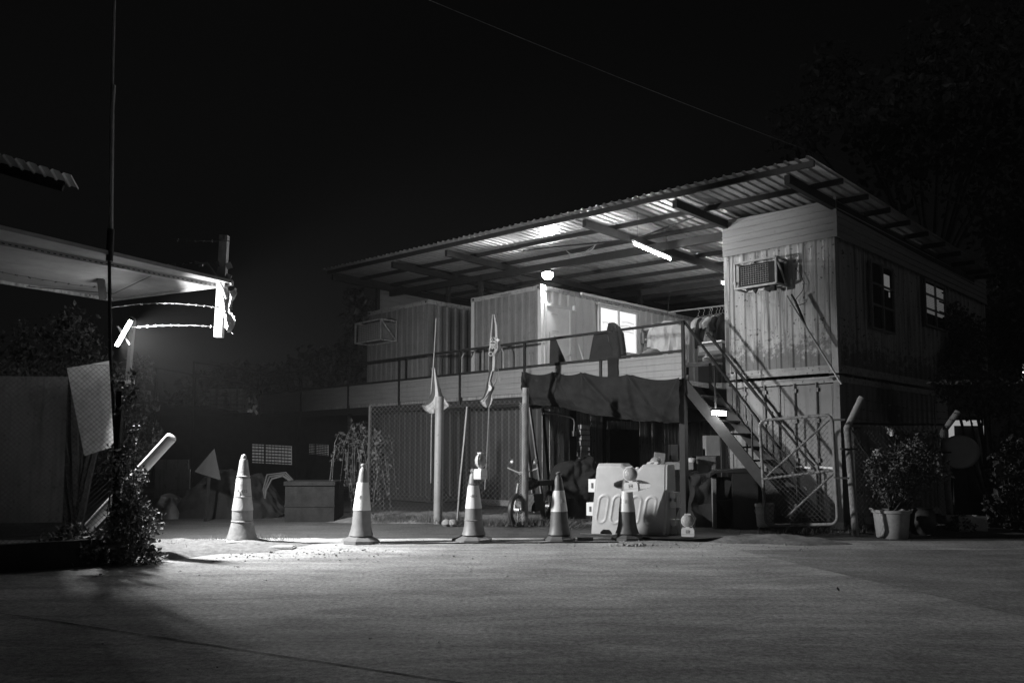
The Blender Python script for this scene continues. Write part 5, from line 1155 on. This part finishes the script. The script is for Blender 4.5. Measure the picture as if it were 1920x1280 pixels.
# ---------------------------------------------------------------- gate
GY = -1.18
c00, c10, c11, c01 = onY(1436, 985, GY), onY(1571, 982, GY), onY(1560, 777, GY), onY(1424, 788, GY)
t = thing('wire_gate', 'sagging tubular chain-link gate with rounded corners and pale diagonal braces', 'gate', Vector((c10.x, GY, 0)), 0, FB)
def Gp(u, v): return c00.lerp(c10, u).lerp(c01.lerp(c11, u), v)
cr_ = .09; ring = []
for (cu, cv, a0) in ((1-cr_, cr_*.8, -90), (1-cr_, 1-cr_*.8, 0), (cr_, 1-cr_*.8, 90), (cr_, cr_*.8, 180)):
    for k in range(5): a = R(a0+k*22.5); ring.append(Gp(cu+cr_*math.cos(a), cv+cr_*.8*math.sin(a)))
ring.append(ring[0]); MB(FB).tube(ring, .026, 10, False).build('frame_tube', M_['gatem'], t)
MB(FB).tube([Gp(0.01, .44), Gp(.99, .49)], .022, 8).build('cross_rail', M_['gatem'], t)
MB(FB).tube([Gp(.05, .46), Gp(.97, .96)], .017, 8).build('brace', M_['gatem'], t); MB(FB).tube([Gp(.30, .07), Gp(.98, .46)], .017, 8).build('brace', M_['gatem'], t)
b = MB(FB); U = Gp(1, 0)-Gp(0, 0); V = Gp(0, 1)-Gp(0, 0); chain(b, Gp(.03, .03)+Vector((0, -.028, 0)), U.normalized(), V.normalized(), U.length*.94, V.length*.94, .085, .003); b.build('wire_mesh', M_['wire'], t)
for z in (.95, .42): q_ = Gp(1, z); MB(FB).bar(q_, q_+Vector((.22, -.02, 0)), .03, .03).build('hinge', M_['steel'], t)
# bent posts and right fence
def bentpost(label, px, pyb, pxt, pyt, Y, r=.055):
    a, c = onD(px, pyb, Y), onD(pxt, pyt, Y); t = thing('bent_post', label, 'post', (onD(px+10, 1000, Y).x, Y, 0), 0, W, 'bent-top fence posts')
    MB().tube([Vector((onD(px+16, 1000, Y).x, Y, 0)), a, c], r, 12).build('post_shaft', M_['conc'], t); MB().obox(a-Vector((0, 0, 1.3 if False else .35)), (.2, .13, .03)).build('strap', M_['steel'], t); return a, c
g1 = bentpost('pale bent-top post that the wire gate hangs on', 1588, 802, 1616, 745, 13.35)
g2 = bentpost('dark bent-top post by the doorway with the drum behind', 1768, 810, 1796, 772, 14.0)
MB_ = MB(); MB_.bar(onD(1604, 800, 13.7), Vector((onD(1612, 990, 13.7).x, 13.7, 0)), .12, .12)
tag(MB_.build('inner_post', M_['steel']), 'dark square post tucked between the gate and the container corner', 'post')
fa, fb = Vector((onD(1600, 990, 13.5).x, 13.5, 0)), Vector((onD(1778, 990, 14.05).x, 14.05, 0)); u = fb-fa
t = thing('chain_link_fence', 'shadowy chain-link fence behind the potted shrub on the right', 'fence', fa, 0, W, 'chain-link fences')
b = MB(); chain(b, fa+Vector((0, 0, .1)), u.normalized(), (0, 0, 1), u.length, 1.75, .09, .0022); b.build('wire_mesh', M_['wire'], t)
MB().tube([fa+Vector((0, 0, 1.86)), fb+Vector((0, 0, 1.86))], .02, 8).build('top_rail', M_['steel'], t); MB().bar(fa+Vector((0, .02, 1.8)), fa+u*.6+Vector((0, .02, .1)), .025, .025).build('brace', M_['steel'], t)
for k in (.35, .65, .95): tag(barbed(g1[0].lerp(g1[1], k), g2[0].lerp(g2[1], k), .04, 20, .0028, .14).build('barbed_wire', M_['steel']), {.35: 'lowest', .65: 'middle', .95: 'top'}[k]+' barbed wire strand between the two bent posts on the right', 'barbed wire', 'barbed wire strands')
pp = FB @ Vector((.1, 5.15, 0)); MBp = MB(); a = onD(1757, 560, 18.0); MBp.tube([Vector((onD(1762, 960, 17.9).x, 17.9, 0)), onD(1758, 705, 17.9)], .06, 8); MBp.tube([onD(1758, 705, 17.9), onD(1755, 590, 17.9)], .025, 8); tag(MBp.build('service_pole', M_['steel']), 'slim dark pipe pole standing against the right container wall', 'pole')
# potted shrub and pots
tp_ = onG(1690, 1012)
t = thing('tub_planter', 'large round off-white tub with rolled rim and rope handles on the right', 'tub', (tp_.x, tp_.y+.3, 0))
MB().lathe([(.22, 0), (.235, .02), (.275, .40), (.30, .41), (.30, .45), (.27, .455), (.255, .40)], 36).build('tub_wall', M_['tubm'], t, True)
MB().lathe([(.25, .38), (.02, .42)], 24).build('soil', M_['soil'], t, True)
for s in (-1, 1): MB().tube([(s*.28, -.08, .42), (s*.33, -.04, .47), (s*.33, .04, .47), (s*.28, .08, .42)], .012, 6).build('handle', M_['galv'], t, True)
bx, by = tp_.x, tp_.y+.3; cl = []
for px, py in ((1660, 860), (1700, 850), (1740, 870), (1650, 890), (1690, 890), (1730, 905), (1670, 920), (1710, 925), (1640, 870), (1755, 880), (1720, 835)): cl.append((*onD(px, py, by+random.uniform(-.15, .25)), random.uniform(.17, .26)))
veg('potted_shrub', 'round leafy shrub growing out of the large off-white tub', 'shrub', (bx, by, .40), cl, 3600, .05, 'leaf2', 22, sr=.01)
t = thing('frangipani', 'spiky rosettes on thick bare stems rising behind the round shrub', 'plant', (bx+.25, by+.5, 0)); b = MB(); lf = MB()
for px, py in ((1680, 822), (1700, 818), (1724, 812), (1735, 822), (1752, 815), (1762, 822), (1712, 826), (1690, 832)):
    e = onD(px, py, by+.5); b.tube([(bx+.2, by+.5, 0), (bx+.2+(e.x-bx-.2)*.4, by+.5, e.z*.55), e-Vector((0, 0, .12)), e], [.03, .025, .02, .015], 6)
    for k in range(18):
        a = random.uniform(0, 6.3); el = random.uniform(-.2, .9); d_ = Vector((math.cos(a)*math.cos(el), math.sin(a)*math.cos(el), math.sin(el))); s_ = d_.cross(Vector((0, 0, 1))).normalized()*.018; L = random.uniform(.12, .2)
        lf.add([e, e+d_*L*.6+s_, e+d_*L, e+d_*L*.6-s_], [(0, 1, 2, 3)])
b.build('stems', M_['bark'], t); lf.build('leaves', M_['leaf2'], t)
for px, py, l in ((1668, 808, 'cluster of small white blossoms at the upper left of the shrub'), (1643, 848, 'single white petal cluster low on the left of the shrub')):
    p = onD(px, py, by); b = MB(); b.leaves(lambda: p+Vector([random.gauss(0, .03) for _ in range(3)]), 40, .045); tag(b.build('blossom', M_['white']), l, 'flower')
p = onG(1745, 1005); t = thing('barrel_pot', 'dark bulging clay pot right of the off-white tub', 'pot', (p.x, p.y+.3, 0)); MB().lathe([(.16, 0), (.2, .05), (.24, .2), (.22, .36), (.18, .42), (.2, .45), (.17, .45)], 24).build('pot_wall', M_['lowc'], t, True); MB().lathe([(.17, .42), (.01, .43)], 16).build('soil', M_['soil'], t, True)
p = onG(1832, 1003); t = thing('foam_box', 'pale broken foam planter box lying at the far right', 'box', (p.x, p.y+.3, 0), .1)
for (x0_, x1_, y0_, y1_, z0_, z1_, nm) in ((-.25, .25, -.18, .18, 0, .04, 'base'), (-.25, .25, -.18, -.15, .04, .30, 'side'), (-.25, .25, .15, .18, .04, .30, 'side'), (.22, .25, -.15, .15, .04, .30, 'side'), (-.25, -.22, -.15, .15, .04, .2, 'side')): MB().box(x0_, x1_, y0_, y1_, z0_, z1_).build(nm, M_['dirtyw'], t, True)
cl = [(*onD(px, py, p.y+.2), .14) for px, py in ((1800, 975), (1815, 985), (1790, 990), (1812, 1000))]; veg('weed_clump', 'leafy weeds crowding the pale foam box', 'weeds', (onD(1805, 1000, p.y+.2).x, p.y+.2, 0), cl, 500, .06, 'leaf2', 8, sr=.006)
# drum on legs
dc = onD(1800, 847, 14.9); t = thing('drum', 'pale round drum on thin legs seen behind the dark bent post', 'drum', (dc.x, 14.9, 0))
MB().lathe([(.001, -.22), (.28, -.2), (.31, -.16), (.31, .16), (.28, .2), (.001, .22)], 32, dc, rot3(rx=R(90), rz=R(-35))).build('drum_body', M_['white'], t)
for dx in (-.15, .12): MB().bar(dc+Vector((dx, 0, -.25)), Vector((dc.x+dx*1.5, 14.9, 0)), .03, .03).build('leg', M_['steel'], t)
# doorway building behind
bY = 17.6; t = thing('back_hut', 'low dark hut at the right with a lit doorway edge behind the leaves', 'hut', (onD(1820, 1000, bY).x, bY, 0))
xa, xb = onD(1762, 900, bY).x, onD(1925, 900, bY).x
d0, d1 = onD(1800, 900, bY-.1).x, onD(1853, 900, bY-.1).x; dz = onD(1800, 800, bY-.1).z; zt3 = onD(1800, 722, bY).z
MB().box(xa, d0-.15, bY, bY+.1, 0, zt3).build('wall', M_['cont2'], t); MB().box(d1+.06, xb+2, bY, bY+.1, 0, zt3).build('wall', M_['contd'], t); MB().box(d0-.15, d1+.06, bY, bY+.1, dz+.25, zt3).build('wall', M_['contd'], t)
MB().box(d0, d1, bY+.12, bY+.15, 0, dz).build('door', M_['dark'], t)
b = MB(); b.box(d0-.148, d0-.01, bY+.03, bY+.05, dz-.45, dz+.15); b.box(d0-.009, d1, bY+.03, bY+.05, dz+.03, dz+.15); b.box(d1+.005, d1+.035, bY+.03, bY+.05, .6, dz+.03); b.build('lit_gap', M_['litdoor'], t)
MB().box(xa-.2, xb+2, bY-.35, bY+1.5, zt3, zt3+.06).build('roof_edge', M_['contd'], t)
# far lit shutters at the right edge
t = thing('far_building', 'distant lit louvred building at the right edge of the yard', 'building', (onD(1930, 900, 32).x, 32, 0))
xa, xb = onD(1893, 700, 32).x, onD(2020, 700, 32).x; b = MB(); b.box(xa, xb, 32, 33, 0, onD(1900, 676, 32).z); b.build('wall', M_['contd'], t)
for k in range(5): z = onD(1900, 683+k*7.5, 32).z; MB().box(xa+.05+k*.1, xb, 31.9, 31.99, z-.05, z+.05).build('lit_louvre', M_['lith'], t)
MB().lathe([(.001, -.05), (.06, 0), (.001, .05)], 8, onD(1919, 697, 31.7)).build('yard_bulb', M_['small'], t)
# ---------------------------------------------------------------- right wall windows
t = T['c3u']
def sidewin(y0_, y1_, z0_, z1_, lit):
    b = MB(FB); b.box(.002, .012, y0_, y1_, z0_, z1_); w_ = b.build('window', M_['glass'], t)
    b = MB(FB)
    for a, c in ((y0_-.05, y0_), (y1_, y1_+.05), ((y0_+y1_)/2-.03, (y0_+y1_)/2+.03)): b.box(.0, .05, a, c, z0_-.05, z1_+.05)
    for z in (z0_-.05, z1_, (z0_*2+z1_)/3, (z0_+z1_*2)/3): b.box(.003, .047, y0_, (y0_+y1_)/2-.031, z, z+.04); b.box(.003, .047, (y0_+y1_)/2+.031, y1_, z, z+.04)
    b.build('window_frame', M_['contd'], w_)
    b = MB(FB)
    if lit:
        n = 17
        for k in range(n): z = z0_+.25+(z1_-z0_-.3)*k/n; b.box(.013, .017, y0_+.03+.02*random.random(), y1_-.03-.35*random.random()*(k % 3 == 0), z, z+.03)
        b.build('lit_slat', M_['lith'], w_)
    else:
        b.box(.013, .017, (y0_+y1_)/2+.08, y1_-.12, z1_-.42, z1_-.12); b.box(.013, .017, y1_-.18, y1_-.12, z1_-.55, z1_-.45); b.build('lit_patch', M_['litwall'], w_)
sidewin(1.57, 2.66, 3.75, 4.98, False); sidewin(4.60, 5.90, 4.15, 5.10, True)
# small dark box on lower side wall
# ---------------------------------------------------------------- cables
b = MB(); p, q = onD(780, -10, 12), onD(1990, 440, 26); pts = []
for i in range(41):
    u = i/40; v = p.lerp(q, u); v.z -= .25*4*u*(1-u); pts.append(v)
b.tube(pts, .006, 4); tag(b.build('overhead_cable', M_['contd']), 'thin overhead cable crossing the night sky above the roof', 'cable')
b = MB(FB)
for k in (0, 1): pts = [onY(x, y, -.2) for x, y in ((1133-k*5, 430), (1128-k*4, 448), (1112, 463+k*3), (1092, 475+k*4), (1072, 478+k*3), (1062, 470))]; b.tube(pts, .008, 5)
tag(b.build('roof_cable', M_['galv']), 'pair of slack cables looping from the roof to the blazing lamp', 'cable')
# stones and litter on the road
b = MB(); rr = random.Random(5)
spots = [(rr.uniform(-4.8, 7), rr.uniform(4.6, 13)) for _ in range(300)]+[(rr.gauss(-3.2, 1.1), rr.gauss(11.1, .35)) for _ in range(260)]+[(rr.gauss(2.5, 1.5), rr.gauss(12.1, .3)) for _ in range(150)]
for x_, y_ in spots:
    s_ = (abs(rr.gauss(0, .006))+.003)*(.5 if y_ < 9 else 1); b.obox((x_, y_, s_*.4+.002), (s_*rr.uniform(1, 2.2), s_*1.4, s_), rot3(rr.uniform(-.3, .3), rr.uniform(-.3, .3), rr.uniform(0, 3)))
tag(b.build('gravel', M_['stone']), 'loose grit and small stones scattered over the road', 'gravel', kind='stuff')
b = MB()
for px, py in ((338, 1072), (452, 1063), (497, 1088), (560, 1112), (665, 1048), (880, 1066), (1570, 1108), (1012, 1010), (1070, 998), (1500, 1034), (1478, 1010)):
    p = onG(px, py); c_ = rr.uniform(0, 3); 
    for k in range(2): b.leaves(lambda: p+Vector((rr.uniform(-.02, .02), rr.uniform(-.02, .02), .006)), 1, .04)
tag(b.build('fallen_leaves', M_['leaf3']), 'few dry fallen leaves lying on the road', 'leaves', kind='stuff')
b = MB()
for k in range(14): p = onG(1050+k*7, 998-k*.3); b.tube([p+Vector((0, .3, .01)), p+Vector((rr.uniform(.1, .4), .3+rr.uniform(-.1, .1), rr.uniform(.02, .25)))], .006, 4)
b.tube([onG(1088, 1000, .02), onG(1160, 1003, .02)], .012, 6)
tag(b.build('brushwood', M_['leaf3']), 'dry sticks and a pale cane lying at the left foot of the barrier', 'sticks', kind='stuff')
# ---------------------------------------------------------------- thin night haze that glows round the lamps
HAZE = 0.0009
if HAZE > 0:
    hb = MB(); hb.box(-45, 60, -5, 60, -1, 20); m = bpy.data.materials.new('night_haze'); m.use_nodes = True; n = m.node_tree.nodes
    n.remove(n['Principled BSDF']); pv = n.new('ShaderNodeVolumePrincipled'); pv.inputs['Density'].default_value = HAZE; pv.inputs['Color'].default_value = (.8, .8, .8, 1); pv.inputs['Anisotropy'].default_value = .3
    m.node_tree.links.new(pv.outputs[0], n['Material Output'].inputs['Volume']); tag(hb.build('haze', m), kind='stuff')
